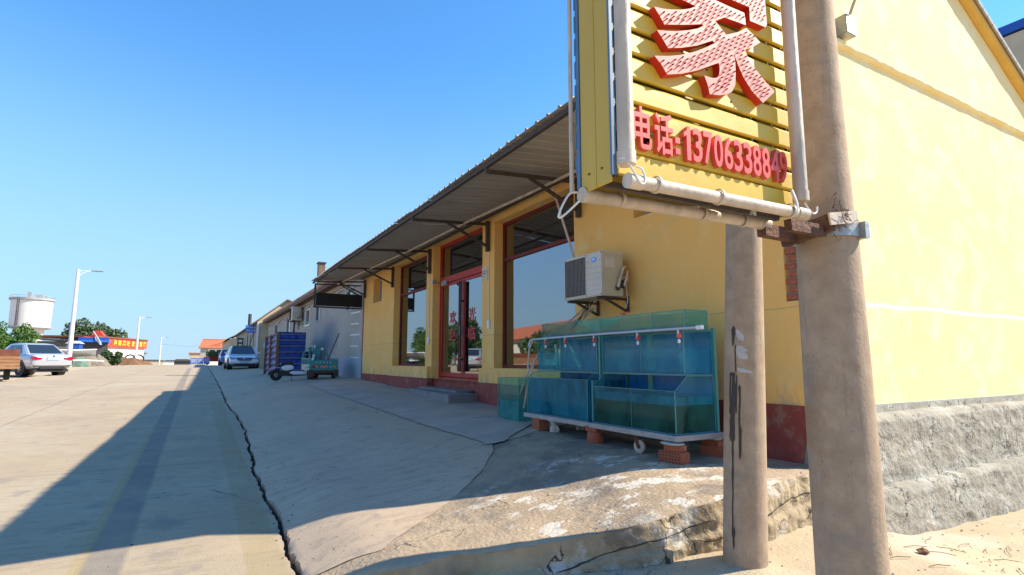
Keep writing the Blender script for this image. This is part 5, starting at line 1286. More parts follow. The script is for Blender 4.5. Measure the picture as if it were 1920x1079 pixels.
# electric scooter, side-on, front wheel to the left
sc_ = thing('scooter', 'white electric scooter with black seat parked side-on beside the teal tricycle', 'scooter', (2.80, 19.7, H(2.7, 19.7)), R(-2))
for x in (-.52, .62):
    q = MB(); q.lathe([(.001, -.035), (.13, -.04), (.17, -.035), (.19, 0), (.17, .035), (.13, .04), (.001, .035)], 26, axis='y'); o = q.build('wheel', M['rubber'], sc_, smooth=True); o.location = (x, 0, .19)
    q = MB(); q.lathe([(.03, -.045), (.06, -.043)], 20, axis='y'); q.lathe([(.06, .043), (.03, .045)], 20, axis='y'); q.build('rim', M['galv'], o)
q = MB(); q.prism([(-.38, .42), (-.30, .50), (-.10, .52), (.02, .46), (.0, .38), (-.2, .33), (-.34, .35)], .26, mx=Matrix.Translation((0, -.13, 0))); q.build('rear_body', M['white'], sc_, bevel=.03)
q = MB(); q.prism([(-.14, .26), (.0, .20), (.40, .20), (.50, .28), (.62, .60), (.66, .86), (.60, .88), (.54, .62), (.42, .31), (-.05, .31)], .24, mx=Matrix.Translation((0, -.12, 0))); q.build('floor_shield', M['white'], sc_, bevel=.02)
q = MB(); q.prism([(-.50, .24), (-.36, .36), (-.1, .36), (.05, .30), (.40, .30), (.40, .17), (-.1, .15), (-.45, .18)], .18, mx=Matrix.Translation((0, -.09, 0))); q.build('underframe', M['carblack'], sc_, bevel=.01)
q = MB(); q.prism([(-.42, .52), (.0, .53), (.02, .60), (-.1, .63), (-.40, .61)], .24, mx=Matrix.Translation((0, -.12, 0))); q.build('seat', M['carblack'], sc_, bevel=.025)
q = MB(); q.tube([(.62, 0, .25), (.60, 0, .55), (.54, 0, .95)], .03, 8); q.tube([(.50, -.30, .98), (.54, -.12, 1.0), (.54, .12, 1.0), (.50, .30, .98)], .018, 8); q.build('handlebar', M['carblack'], sc_, smooth=True)
for y in (-.27, .27):
    q = MB(); q.bar((.52, y, 1.0), (.60, y, 1.12), .01); q.lathe([(.001, 0), (.06, .004), (.05, .02), (.001, .025)], 12, c=(.60, y, 1.13), axis='x'); q.build('mirror', M['white'], sc_)
q = MB(); q.prism([(-.74, .34), (-.70, .42), (-.52, .46), (-.36, .42), (-.36, .40), (-.52, .435), (-.68, .40), (-.72, .33)], .1, mx=Matrix.Translation((0, -.05, 0))); q.bar((-.72, 0, .40), (-.86, 0, .10), .05, .02); q.bar((-.1, .05, .25), (.0, .18, .0), .02); q.build('mudguard', M['galv'], sc_)

# flat wooden cart and boat trailer on the left verge
cart = thing('flat_cart', 'rusty brown flatbed cart with board sides at the left edge', 'cart', (-7.36, 28.22, zr(28.2)), R(12))
q = MB(); q.box(-1.3, 1.3, 0, 2.6, .62, .70); q.build('bed', M['fresh_boards'], cart)
for i in range(4):
    q = MB(); q.box(-1.3 + .0, 1.33, -.03 - .004 * i, .0, .44 + i * .125, .55 + i * .125); q.build('plank', M['fresh_boards'], cart)
    q = MB(); q.box(1.30, 1.335, 0, 2.6, .44 + i * .125, .55 + i * .125); q.build('plank', M['fresh_boards'], cart)
q = MB(); q.box(-1.3, 1.3, 2.6, 2.64, .7, 1.24); q.build('head_board', M['rust_boards'], cart)
q = MB(); q.box(-1.34, -1.3, 0, 2.6, .7, 1.20); q.build('side_board', M['rust_boards'], cart)
for x in (-.95, .98):
    q = MB(); q.lathe([(.001, -.1), (.2, -.1), (.30, -.09), (.32, 0), (.30, .09), (.2, .1), (.001, .1)], 20, axis='x'); o = q.build('wheel', M['rubber'], cart, smooth=True); o.location = (x, .5, .32)
boat = thing('small_boat', 'small grey open boat resting on a two wheeled trailer behind the silver car', 'boat', (-9.3, 56, zr(56) + .55), R(-62))
q = MB()
def hull(u, v):
    y = -2.2 + 4.4 * u; w = .85 * (1 - max(0, (u - .55) / .45) ** 2) * (.85 + .15 * min(1, u * 4)); a = v * math.pi
    return (w * math.cos(a) * 1.0, y, .75 - .68 * math.sin(a) * (1 - .25 * u) + .22 * max(0, u - .6))
q.grid(hull, 20, 14); q.build('hull', M['boat'], boat, smooth=True)
q = MB()
for s_ in (0, 1): q.tube([hull(u / 16, s_) for u in range(17)], .05, 6)
q.build('gunwale', M['white'], boat, smooth=True)
trl = thing('boat_trailer', 'two wheeled steel trailer under the grey boat', 'trailer', (-9.3, 56, zr(56)), R(-62))
q = MB(); q.bar((-.6, -1.5, .5), (-.6, 1.6, .5), .1); q.bar((.6, -1.5, .5), (.6, 1.6, .5), .1); q.bar((-.6, 1.6, .5), (0, 2.8, .45), .08); q.bar((.6, 1.6, .5), (0, 2.8, .45), .08); q.bar((-.95, 0, .35), (.95, 0, .35), .08); q.bar((-.9, -1.5, .5), (.9, -1.5, .5), .1); q.build('frame', M['white'], trl)
for x in (-.95, .95):
    q = MB(); q.lathe([(.001, -.09), (.2, -.09), (.33, -.08), (.36, 0), (.33, .08), (.2, .09), (.001, .09)], 20, axis='x'); o = q.build('wheel', M['rubber'], trl, smooth=True); o.location = (x, 0, .36)
def heap(name, x, y, rx, ry, h, m, label, cat, seed, kind=None):
    q = MB()
    def f(u, v):
        a = u * 2 * math.pi; r = v; k_ = 1 + .25 * frac(math.cos(a) * 1.3 + seed, math.sin(a) * 1.3, v, 1.5)
        return (rx * r * math.cos(a) * k_, ry * r * math.sin(a) * k_, h * (1 - r ** 2.2) * (1 + .35 * frac(r * math.cos(a) * 2 + seed, r * math.sin(a) * 2, 3, 1.6)) - .05)
    q.grid(f, 34, 14); o = q.build(name, M[m], smooth=True); o.location = (x, y, zr(y)); tag(o, label, cat); 
    if kind: o['kind'] = kind
    return o
heap('net_pile', -9.0, 63, 1.1, 1.2, 1.35, 'net_tan', 'taller tan heap of fishing nets behind the green heap on the left verge', 'net pile', 2)
heap('net_pile', -9.1, 59.5, 1.2, .9, .95, 'net', 'green heap of fishing nets on the left verge next to the boat', 'net pile', 5)
heap('net_pile', -8.2, 63, 1.3, .9, .95, 'net_tan', 'grey tan bundle of nets just left of the bushes', 'net pile', 8)
heap('soil_mound', -7.6, 84, 2.6, 1.2, .95, 'mound', 'brown soil mound at the road edge before the white banner building', 'mound', 11)

# ------------------------------------------------------------------ trees and bushes
def leaf_mesh(blobs, n, size, m, seed, flat=1.0):
    rnd = random.Random(seed); vs = []; fs = []
    wsum = sum(b[3] ** 2 for b in blobs)
    for (bx, by, bz_, br) in blobs:
        for _ in range(int(n * br * br / wsum)):
            while True:
                d = Vector((rnd.uniform(-1, 1), rnd.uniform(-1, 1), rnd.uniform(-1, 1)))
                if .15 < d.length <= 1: break
            d = d.normalized() * (d.length ** .45); k_ = 1 + .3 * noise.noise(Vector((bx + d.x * 1.7, by + d.y * 1.7, bz_ + d.z * 1.7)))
            p = Vector((bx, by, bz_)) + Vector((d.x, d.y, d.z * flat)) * br * k_
            s_ = size * rnd.uniform(.6, 1.3); u = Vector((rnd.gauss(0, 1), rnd.gauss(0, 1), rnd.gauss(0, .6))).normalized(); w = u.orthogonal().normalized()
            w = (Matrix.Rotation(rnd.uniform(0, 6.28), 3, u) @ w); x_ = u.cross(w)
            k = len(vs); vs += [tuple(p - w * s_), tuple(p + x_ * s_ * .5), tuple(p + w * s_), tuple(p - x_ * s_ * .5)]; fs.append((k, k + 1, k + 2, k + 3))
    me = bpy.data.meshes.new('crown'); me.from_pydata(vs, [], fs); me.materials.append(m); me.update(); return me
def tree(name, label, cat, x, y, h, w, m, seed, n=1600, size=.16, trunk=True, group=None, cone=False, z=None):
    rnd = random.Random(seed); zz = terr(x, y) + .05 if z is None else z
    t = thing(name, label, cat, (x, y, zz), group=group)
    bl_ = []
    if cone:
        for i in range(9): f_ = i / 8; bl_.append((rnd.gauss(0, .10) * w, rnd.gauss(0, .10) * w, h * (.12 + .80 * f_), w * (.56 - .40 * f_)))
    else:
        for i in range(9): a = rnd.uniform(0, 6.28); r_ = rnd.uniform(0, .33) * w; bl_.append((r_ * math.cos(a), r_ * math.sin(a), h * rnd.uniform(.45 if trunk else .2, .85), w * rnd.uniform(.16, .28)))
    link('crown', leaf_mesh(bl_, n, size, M[m], seed), t)
    q = MB(); q.tube([(0, 0, -.2), (.03 * w, 0, h * .3), (0, .02 * w, h * .7)], [h * .03 + .03, h * .022 + .02, .02], 7)
    for b in bl_[:5]: q.tube([(0, 0, h * .35), (b[0] * .5, b[1] * .5, (h * .35 + b[2]) / 2), b[:3]], [.02 * h * .5 + .01, .015, .008], 5)
    q.build('trunk', M['trunk'], t)
    return t
CON = ['leftmost bushy green conifer at the frame edge under the water tower', 'tall bushy conifer left of the tower neck', 'rounded conifer in front of the tower neck', 'last conifer of the row, just above the silver car roof', 'dark conifer behind the row at the left edge']
for i, (x, y, h, w) in enumerate([(-14.9, 59, 3.7, 2.5), (-13.7, 58, 3.5, 2.3), (-12.8, 59, 3.5, 2.2), (-11.9, 58, 3.1, 1.8), (-16.4, 64, 4.7, 2.4)]):
    tree('conifer', CON[i], 'conifer', x, y, h, w, 'leaf3', 30 + i, n=5200, size=.10, cone=True, group='conifers on the left verge')
tree('bush', 'dark green bush in front of the white banner building, nearer the nets', 'bush', -8.3, 72, 1.6, 1.7, 'leaf1', 41, n=1500, size=.12, trunk=False, z=zr(72))
tree('bush', 'second dark bush beside the brown soil mound', 'bush', -7.4, 72, 1.5, 1.3, 'leaf1', 42, n=1200, size=.12, trunk=False, z=zr(72))
BT = ['broad olive tree behind the red gable of the banner building', 'olive tree crown right of the red gable above the banner', 'low tree top at the right end above the banner roof']
for i, (x, y, h, w) in enumerate([(-19.5, 135, 9.0, 8.5), (-15.3, 135, 8.4, 7.5), (-22.5, 150, 8.5, 7)]):
    tree('broadleaf_tree', BT[i], 'tree', x, y, h, w, 'leaf2', 60 + i, n=2600, size=.38, group='trees behind the banner building')

# ------------------------------------------------------------------ street lamps
def lamp():
    t = thing('street_lamp', 'nearest white street lamp rising behind the silver car', 'street lamp', (-8.62, 54, zr(54)), group='white street lamps along the left verge')
    q = MB(); q.tube([(0, 0, 0), (0, 0, 4), (0, 0, 7.62)], [.17, .14, .11], 14); q.lathe([(.2, 0), (.2, .25), (.16, .3)], 14); q.build('post', M['white'], t, smooth=True)
    q = MB(); q.tube([(0, 0, 6.95), (.25, 0, 7.28), (.65, 0, 7.50), (1.0, 0, 7.55)], [.05, .045, .04, .04], 8); q.tube([(0, 0, 7.45), (.4, 0, 7.52), (.8, 0, 7.54)], [.04, .035, .03], 8); q.build('arm', M['white'], t, smooth=True)
    q = MB(); q.box(.85, 1.62, -.13, .13, 7.52, 7.60); q.build('lamp_head', M['tower_grey'], t, bevel=.03)
    return t
l1 = lamp()
copy_tree(l1, 'second white street lamp, in front of the right end of the red banner', (-8.45, 105, zr(105) + .1))
copy_tree(l1, 'third and farthest white street lamp, beyond the crest of the road', (-8.3, 165, 5.95 - 7.62))

# ------------------------------------------------------------------ water tower
wtw = thing('water_tower', 'white round water tower with a flat rimmed top, standing behind the conifers', 'water tower', (-45.5, 220, -3))
q = MB(); q.lathe([(4.9, 13.2), (4.9, 13.25), (5.05, 21.3)], 48); q.build('tank', M['water_tower'], wtw, smooth=True)
q = MB(); q.lathe([(5.0, 21.3), (5.5, 21.4), (5.5, 22.0), (5.2, 22.1), (.1, 22.5)], 48); q.lathe([(4.8, 12.8), (5.6, 12.9), (5.6, 13.2), (4.9, 13.25)], 48)
q.build('rim', M['tower_grey'], wtw, smooth=True)
q = MB(); q.lathe([(2.6, 0), (2.7, 6), (3.7, 12.9)], 40); q.build('neck', M['water_tower'], wtw, smooth=True)
q = MB()
for i in range(36):
    a = i * math.pi / 18; q.bar((5.3 * math.cos(a), 5.3 * math.sin(a), 22), (5.3 * math.cos(a), 5.3 * math.sin(a), 22.75), .07)
    b = a + math.pi / 18; q.bar((5.3 * math.cos(a), 5.3 * math.sin(a), 22.72), (5.3 * math.cos(b), 5.3 * math.sin(b), 22.72), .07)
q.box(-1.2, -.2, -1, 0, 22.3, 24.0); q.box(.8, 2.6, -1, .4, 22.3, 23.3); q.box(3, 3.4, -.4, 0, 22.2, 23.1); q.build('railing', M['tower_grey'], wtw)
q = MB(); q.bar((-2.6, -4.35, 13), (-2.6, -4.35, 22), .12); q.bar((-2.1, -4.6, 13), (-2.1, -4.6, 22), .12)
for i in range(18): q.bar((-2.6, -4.35, 13.2 + i * .5), (-2.1, -4.6, 13.2 + i * .5), .08)
q.build('ladder', M['rust'], wtw)

# ------------------------------------------------------------------ white building with the red banner
ba = Vector((-13.9, 104, 0)); bb_ = Vector((-8.55, 120, 0)); BL = (bb_ - ba).length; bang = math.atan2(bb_.y - ba.y, bb_.x - ba.x)
bn = thing('banner_building', 'long white low building with a red fascia banner of yellow characters', 'building', ba, bang)   # local x along the facade, facade faces -y
q = MB(); q.box(0, BL, 0, 9, -3, 2.15); q.build('wall', M['white_wall'], bn)
q = MB(); q.box(-.2, BL + .2, -.5, 9.2, 3.55, 3.8); q.build('roof', M['rust_boards'], bn)
q = MB(); q.box(-3.2, BL + .15, -.35, 0, 2.15, 3.55); fb_ = q.build('banner', M['banner'], bn)
for i, ch in enumerate('海鲜风味家常宴厅'):
    glyph(ch, 'lettering', M['banner_text'], fb_, Matrix.Translation((5.2 + i * 1.42 + (.35 if i > 3 else 0), -.42, 2.45)), height=.9, depth=.05, offset=.02, sx=1.0)
q = MB(); q.prism([(-15.5, 3.3), (-12.9, 3.3), (-14.0, 4.85), (-14.6, 4.85)], 3, mx=(Matrix.Translation(ba) @ Matrix.Rotation(bang, 4, 'Z')).inverted() @ Matrix.Translation((0, 110, 0))); q.build('gable', M['banner'], bn)
q = MB(); q.box(BL, BL + 2.6, .5, 4, 1.25, 1.5); q.bar((BL + 1.7, .7, -2), (BL + 1.7, .7, 1.3), .2); q.box(BL + 1.0, BL + 1.3, .5, 3, -2, 1.2); q.build('porch', M['dark_roof'], bn)
# blue awning and dark sheds in front of it
aw = thing('blue_awning', 'blue boarded shelter roof in front of the banner building', 'awning', (-10.35, 78, zr(78)), R(4))
q = MB(); q.box(-1.35, 1.45, -1, 1.2, 2.55, 2.80); q.build('roof', M['blue_board'], aw)
q = MB()
for i in range(5): q.box(-1.2 + i * .5, -.9 + i * .5, -1.02, -.995, 2.88, 3.05)
q.box(-1.35, 1.4, -1.0, -.95, 2.80, 3.1, M['blue_fascia']); q.build('fascia', M['white'], aw)
q = MB(); q.box(-1.25, 1.3, -.6, 1.1, 0, 2.55); q.build('stall', M['dark_roof'], aw)
ld = MB(); ld.bar((-10.4, 77, 3.35), (-9.55, 76.8, 2.0), .10, .05); ld.prism([(0, 0), (.35, -.25), (.75, -.95), (.55, -.95), (.12, -.45)], .05, mx=Matrix.Translation((-10.2, 76.9, 2.75)))
tag(ld.build('white_oar', M['white']), 'slanting white oar leaning against the blue awning', 'oar')
shd = thing('low_shed', 'dark roofed low shed behind the silver car', 'shed', (-13.2, 74, zr(74)))
q = MB(); q.box(-1.4, 1.3, 0, 4, 0, 2.5); q.build('wall', M['net_tan'], shd); q = MB(); q.prism([(-1.7, 2.85), (1.6, 2.62), (1.6, 2.5), (-1.7, 2.7)], 4.6, mx=Matrix.Translation((0, -.3, 0))); q.build('roof', M['dark_roof'], shd)
shd = thing('dark_tent', 'dark purple covered stall beside the lamp post', 'stall', (-11.1, 71, zr(71)))
q = MB(); q.box(-.5, .5, 0, 2, 0, 2.2); q.build('cover', M['blue_fascia'], shd); q = MB(); q.prism([(-.65, 2.2), (.65, 2.2), (.3, 2.45), (-.3, 2.45)], 2.2, mx=Matrix.Translation((0, -.1, 0))); q.build('roof', M['white'], shd)
# pale low buildings and things at the crest
for i, (x0, x1, y, h, m_, lb) in enumerate([(-16, -8.8, 200, 2.6, 'cream_wall', 'low cream wall beyond the crest right of the banner building'), (-8.6, -2.2, 190, 2.2, 'white_wall', 'low white boat shed beyond the crest under the third lamp'), (-3.4, -.9, 110, 2.4, 'dark_roof', 'dark covered heap at the crest of the road')]):
    b_ = thing('low_building', lb, 'building', ((x0 + x1) / 2, y, zr(y))); q = MB(); q.box(-(x1 - x0) / 2, (x1 - x0) / 2, 0, 5, 0, -zr(y) - .9 + h * .35); q.build('wall', M[m_], b_)
    q = MB(); z_ = -zr(y) - .9 + h * .35; w_ = (x1 - x0) / 2; q.prism([(-w_ - .2, z_), (w_ + .2, z_), (w_ * .6, z_ + .35), (-w_ * .8, z_ + .35)], 5.4, mx=Matrix.Translation((0, -.2, 0))); q.build('roof', M['dark_roof'], b_)
for i, x in enumerate((-7.3, -6.45)):
    q = MB(); q.lathe([(.62, -.12), (.8, -.14), (.86, 0), (.8, .14), (.62, .12)], 28, axis='y'); o = q.build('old_tyre', M['rubber'], smooth=True); o.location = (x * 1.32, 110, zr(110) + 1.05); tag(o, ('left' if i == 0 else 'right') + ' one of two big tyres standing at the crest of the road', 'tyre')
# blue barriers
for i in range(3):
    br_ = thing('barrier', ['left', 'middle', 'right'][i] + ' blue barrier board standing across the far road', 'barrier', (-.75 + i * .72, 78 + i * .3, zr(78)))
    q = MB(); q.box(0, .66, 0, .05, .10, .78); q.build('board', M['blue_board'], br_)
    q = MB(); q.box(.05, .61, -.012, -.002, .52, .62); q.box(.08, .58, -.012, -.002, .30, .38); q.bar((.05, .02, 0), (.05, .02, .1), .04); q.bar((.6, .02, 0), (.6, .02, .1), .04); q.build('stripe', M['white'], br_)
# orange roofed house at the end of the street
oh = thing('orange_roof_house', 'grey walled house with an orange tiled hip roof at the far end of the street', 'house', (3.2, 150, zr(150)))
zb = zr(150); e0 = 3.1 - zb
q = MB(); q.box(-2.7, 5.5, 0, 8, 0, e0); q.build('wall', M['grey_wall'], oh)
q = MB(); q.box(-1.1, 5.5, -.06, -.01, 0, e0 - .2); q.build('shopfront', M['white_wall'], oh)
q = MB(); q.add([(-3.2, -.6, e0), (6, -.6, e0), (6, 8.6, e0), (-3.2, 8.6, e0), (-2.4, 4, e0 + 2.0), (5, 4, e0 + 2.1)], [(0, 1, 5, 4), (1, 2, 5), (2, 3, 4, 5), (3, 0, 4), (0, 3, 2, 1)]); q.box(-2.4, 5, 3.8, 4.2, e0 + 1.9, e0 + 2.2)
q.prism([(-1.6, e0 + .3), (1.4, e0 + .3), (1.4, e0 + 1.3)], 1.2, mx=Matrix.Translation((0, .2, 0))); q.build('roof', M['tile_orange'], oh)
for i in range(4): q = MB(); q.box(-.8 + i * 1.5, .3 + i * 1.5, -.10, -.06, e0 - 2.2, e0 - .5); q.build('window', M['carglass'], oh)
o2 = thing('corner_house', 'narrow orange and white house left of the hip roofed house', 'house', (-.7, 165, zr(165)))
q = MB(); q.box(-1.2, 1.4, 0, 5, 0, 2.6 - zr(165) - .8); q.build('wall', M['cream_wall'], o2); q = MB(); q.box(-1.4, 1.6, -.2, 5.2, 2.6 - zr(165) - .8, 2.6 - zr(165) - .5); q.build('roof', M['tile_orange'], o2)
tk = thing('small_tractor', 'small green and red vehicle parked at the far end of the street', 'vehicle', (2.3, 92, zr(92)), .3)
q = MB(); q.box(-.9, .9, 0, 2.4, .5, 1.2); q.build('body', M['reddoor'], tk, bevel=.1); q = MB(); q.box(-.7, .7, 1.0, 2.2, 1.2, 2.0); q.build('cab', M['leaf1'], tk, bevel=.1)
for x in (-.9, .9): q = MB(); q.lathe([(.001, -.1), (.42, -.1), (.45, 0), (.42, .1), (.001, .1)], 18, axis='x'); o = q.build('wheel', M['rubber'], tk); o.location = (x, .5, .45)

# ------------------------------------------------------------------ grey building and the next one
GX = 4.60
gb_ = thing('grey_building', 'long grey rendered building with small windows and a tiled eave beyond the yellow shop', 'building', (GX, BF + .15, -.6)); GO = Vector(gb_.location)
def gpart(mb, name, m, parent=None, **k):
    o = mb.build(name, m, parent or gb_, **k); o.location = -GO if not parent else (0, 0, 0); return o
WN = [(19.25, 20.35, 1.75, 2.55), (25.3, 26.3, 1.75, 2.50), (28.0, 29.25, 1.70, 2.55), (34.4, 35.8, 1.62, 2.52), (40.5, 41.8, 1.80, 2.50), (31.0, 31.6, 1.6, 2.1)]
q = MB(); wall_holes(q, GX, BF + .2, 46.5, -.9, 3.35, WN, .22); q.box(GX + .3, 10.2, 46.2, 46.48, -1, 3.2); q.box(GX + .22, 10.2, BF + .22, BF + .4, -1, 3.2); q.box(10.0, 10.2, BF + .3, 46.4, -1, 3.0); gpart(q, 'wall', M['grey_wall'], fix=False)
for i, h in enumerate(WN):
    y0, y1, z0, z1 = h; f = MB(); w = .07; x = GX - .02
    mm_ = M['white'] if i == 2 else M['tower_grey']
    f.box(x, x + .1, y0, y0 + w, z0, z1); f.box(x, x + .1, y1 - w, y1, z0, z1); f.box(x + .002, x + .098, y0 + w, y1 - w, z0, z0 + w); f.box(x + .002, x + .098, y0 + w, y1 - w, z1 - w, z1)
    o = gpart(f, 'window', mm_); g = MB(); g.add([(x + .06, y0 + w, z0 + w), (x + .06, y1 - w, z0 + w), (x + .06, y1 - w, z1 - w), (x + .06, y0 + w, z1 - w)], [(0, 3, 2, 1)]); g.build('pane', M['carglass'], o, fix=False)
q = MB(); EX = 4.22
q.prism([(EX, 3.06), (7.2, 4.75), (10.4, 3.0), (10.4, 2.94), (7.2, 4.66), (EX, 2.99)], 28.6, mx=Matrix.Translation((0, BF + .28, 0))); gpart(q, 'roof', M['tilebrown'])
q = MB()
for i in range(120):
    y = BF + .4 + i * .238; q.lathe([(.06, 0), (.065, .5)], 6, c=(0, 0, 0)) if False else q.tube([(EX - .02, y, 3.085), (EX + .5, y, 3.37)], .055, 6)
o = gpart(q, 'eave_tiles', M['tilebrown']); o['kind'] = 'stuff'
q = MB(); q.box(EX + .05, GX, BF + .3, 46.4, 2.90, 2.985); q.bar((EX + .03, BF + .3, 2.93), (EX + .03, 46.4, 2.93), .03, .12); gpart(q, 'eave_board', M['wood'])
q = MB(); pts = []
for i in range(60): y = 19 + i * .46; pts.append((GX - .06 - .05 * abs(fn(y, 1)), y, 2.68 - .16 * abs(math.sin(y * .9)) + .05 * fn(y * 2, 2)))
q.tube(pts, .022, 6); q.tube([(GX - .06, 19, 2.75), (GX - .05, 46, 2.78)], .02, 6); gpart(q, 'eave_cable', M['pvc'])
q = MB(); q.bar((GX - .04, 32.6, -.4), (GX - .04, 32.6, 2.9), .09); gpart(q, 'drain_pipe', M['rust'])
for i in range(5):                                                  # white marks of old brackets
    q = MB(); q.bar((GX - .006, 18.3 + .15 * (i % 2), .1 + i * .38), (GX - .006, 19.5, .13 + i * .38), .01, .035); gpart(q, 'wall_mark', M['white'])
ch_ = thing('chimney', 'square brick chimney on the grey building behind the end of the canopy', 'chimney', (5.2, 28.9, 3.5))
q = MB(); q.box(-.16, .16, -.2, .2, -.2, 1.42); q.build('stack', M['tilebrown'], ch_); q = MB(); q.box(-.2, .2, -.25, .25, 1.42, 1.48); q.build('cap', M['dark_roof'], ch_)
ac2 = copy_tree(ac, 'small white air conditioner high on the grey wall beyond the shop', (GX - .14, 30.2, 2.05)); ac2.scale = (1.3, 1.3, 1.3)
# tarpaulin enclosure
tp = thing('tarpaulin_enclosure', 'blue tarpaulin enclosure on a brown wood frame beside the scooter', 'enclosure', (2.7, 23.4, H(3, 24)))
q = MB()
def sheetf(u, v): return (.02 + 1.02 * u, -.01 + .035 * fn(u * 6, v * 9) + .02 * math.sin(v * 42), .06 + 1.66 * v)
q.grid(sheetf, 24, 60, flip=True); q.grid(lambda u, v: (-.01 + .035 * fn(u * 9, v * 8) + .02 * math.sin(v * 42), .05 + 3.7 * u, .06 + 1.62 * v), 30, 60); q.grid(lambda u, v: (1.04, .02 + 3.7 * u, .06 + 1.6 * v), 4, 4)
q.grid(lambda u, v: (.02 + 1.02 * u, 3.75, .06 + 1.6 * v), 4, 4)
o = q.build('tarpaulin', M['tarp'], tp, smooth=True); o.modifiers.new('thick', 'SOLIDIFY').thickness = .006
for (x, y) in ((0, -.03), (-.04, 3.75), (1.05, 3.75), (-.04, 1.9)):
    q = MB(); q.box(x - .05, x + .05, y - .05, y + .05, -.05, 1.72 if y < 1 else 1.66); q.build('post', M['wood'], tp)
for i in range(7):
    z = .22 + i * .235
    q = MB(); q.bar((.04, -.045, z), (1.04, -.04, z + .015), .015, .02); q.build('batten', M['galv'], tp)
    q = MB(); q.bar((-.045, .0, z), (-.045, 3.75, z - .01), .015, .03); q.build('batten', M['wood'], tp)
# next building, stepping towards the road
b3 = thing('gabled_building', 'pale gabled building beyond the grey one, its end wall lit by the sun', 'building', (3.95, 46.55, -.5)); BO = Vector(b3.location)
def b3p(mb, nm, m, parent=None, **k):
    o = mb.build(nm, m, parent or b3, **k); o.location = -BO if not parent else (0, 0, 0); return o
q = MB(); q.prism([(3.95, -.8), (9.3, -.8), (9.3, 3.2), (5.9, 4.75), (3.95, 3.15)], .2, mx=Matrix.Translation((0, 46.6, 0))); b3p(q, 'gable_wall', M['cream_wall'])
W3_ = [(50 + i * 3.2, 51.1 + i * 3.2, 1.2, 2.3) for i in range(5)]
q = MB(); wall_holes(q, 3.95, 46.8, 76, -.9, 3.2, W3_, .2); b3p(q, 'street_wall', M['grey_wall'], fix=False)
for h in W3_: q = MB(); q.add([(4.05, h[0], h[2]), (4.05, h[1], h[2]), (4.05, h[1], h[3]), (4.05, h[0], h[3])], [(0, 3, 2, 1)]); b3p(q, 'window', M['carglass'], fix=False)
q = MB(); q.prism([(3.6, 2.95), (5.9, 4.86), (9.6, 3.15), (9.6, 3.05), (5.9, 4.76), (3.6, 2.85)], 29.8, mx=Matrix.Translation((0, 46.35, 0))); b3p(q, 'roof', M['tilebrown'])
q = MB(); q.bar((3.9, 46.5, -.6), (3.9, 46.5, 3.0), .12); b3p(q, 'drain_pipe', M['white'])
q = MB(); q.tube([(4.25, 60, 3.3), (4.25, 60, 4.6)], .16, 8); b3p(q, 'flue', M['dark_roof'])
b4 = thing('far_row_building', 'low continuing row of street buildings beyond the pale gabled one', 'building', (3.4, 77, -.6))
q = MB(); q.box(0, 5, 0, 26, -.5, 3.4); q.build('wall', M['cream_wall'], b4); q = MB(); q.prism([(-.4, 3.3), (2.6, 5), (5.4, 3.4), (2.6, 4.9)], 26, mx=Matrix.Translation((0, 0, 0))); q.build('roof', M['tilebrown'], b4)
# street signs on the right
bs2 = thing('road_sign', 'blue rectangular sign with white lines of text projecting from the far wall', 'sign', (3.2, 49, 2.6))
q = MB(); q.box(0, .78, 0, .06, -.35, .25); q.build('panel', M['blue_board'], bs2)
for i, ch in enumerate('汽车修理'): glyph(ch, 'lettering', M['white'], bs2, Matrix.Translation((.08 + i * .17, -.012, 0)), height=.15, depth=.01, sx=.15, offset=.012)
for i, ch in enumerate('加水补胎'): glyph(ch, 'lettering', M['white'], bs2, Matrix.Translation((.08 + i * .17, -.012, -.25)), height=.15, depth=.01, sx=.15, offset=.012)
q = MB(); q.bar((.2, .03, -.35), (.2, .03, -3.05), .05); q.bar((.78, .03, 0), (1.5, .03, 0), .05); q.bar((.6, .03, -.35), (.35, .03, -1.5), .05); q.build('post', M['steel_dark'], bs2)
bs3 = thing('board_sign', 'small dark board with pale squares standing by the kerb left of the blue sign', 'signboard', (3.05, 56, H(3.05, 56)))
q = MB(); q.box(0, .5, 0, .06, 1.2, 2.5); q.build('panel', M['black'], bs3); q = MB()
for i in range(3): q.box(.1, .4, -.01, 0, 1.35 + i * .38, 1.6 + i * .38)
q.build('squares', M['paper'], bs3); q = MB(); q.bar((.1, .03, 0), (.1, .03, 1.2), .05); q.bar((.4, .03, 0), (.4, .03, 1.2), .05); q.build('leg', M['steel_dark'], bs3)
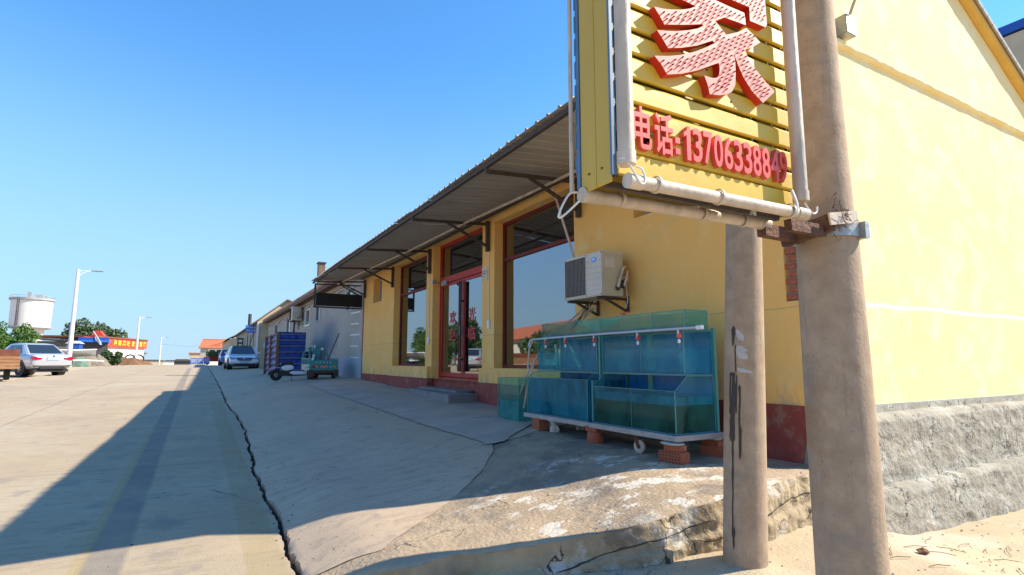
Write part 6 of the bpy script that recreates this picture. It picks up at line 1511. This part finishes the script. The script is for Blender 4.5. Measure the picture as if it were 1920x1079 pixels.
wb_ = thing('wall_board', 'small light blue notice board on the lit end wall of the gabled building', 'notice', (4.35, 46.5, 1.0))
q = MB(); q.box(0, .5, 0, .05, 0, .42); q.build('board', M['plate_white'], wb_)
# building with blue fascia behind the gable, right edge
nb = thing('blue_trim_building', 'grey building with a bright blue roof edge behind the yellow gable', 'building', (13.0, 2.6, -1.8))
q = MB(); q.box(.05, 12, .05, 8, 0, 8.4 - .45); q.build('wall', M['cream_wall'], nb); q = MB(); q.box(0, 12.5, 0, 8.5, 7.98, 8.15); q.build('roof_edge', M['blue_fascia'], nb)

# ------------------------------------------------------------------ across the street, outside the frame: what the shop windows mirror
rh = thing('opposite_house', 'orange roofed house across the street, mirrored in the shop windows', 'house', (-33, 67, zr(67)), R(10))
q = MB(); q.box(-6, 6, -12, 12, 0, 3.2); q.build('wall', M['white_wall'], rh)
q = MB(); q.prism([(-6.6, 3.1), (6.6, 3.1), (0, 5.6)], 25, mx=Matrix.Translation((0, -12.5, 0))); q.build('roof', M['tile_orange'], rh)
rh2 = copy_tree(rh, 'second orange roofed house across the street, nearer the camera, mirrored in the panes', (-36, 36, zr(36)), R(-4))
for i, (x, y, h, w) in enumerate([(-20, 63, 5.2, 5.5), (-21, 69, 5.0, 5), (-22, 76, 5.4, 5.5), (-20, 56, 3.4, 4.5), (-21, 48, 3.8, 4.5), (-23, 86, 6, 6)]):
    tree('verge_tree', ['first', 'second', 'third', 'fourth', 'fifth', 'sixth'][i] + ' green tree on the far verge across the road, mirrored in the windows', 'tree', x, y, h, w, 'leaf1', 80 + i, n=1500, size=.3, group='trees across the street')
q = MB(); q.box(-27, -26, -2, 90, -1.6, .3); o = q.build('verge_wall', M['grey_wall']); tag(o, 'low grey wall along the far verge across the road', 'wall')
# overhead wires far left
ow = MB(); ow.tube([(-8.3, 165, 4.2), (-2, 158, 3.5), (2.4, 152, 3.9)], .02, 4)
tag(ow.build('overhead_wire', M['carblack']), 'thin overhead wire from the farthest lamp to the orange roofed house', 'wire')
for o in bpy.data.objects:
    if o.type == 'FONT': bpy.data.objects.remove(o)
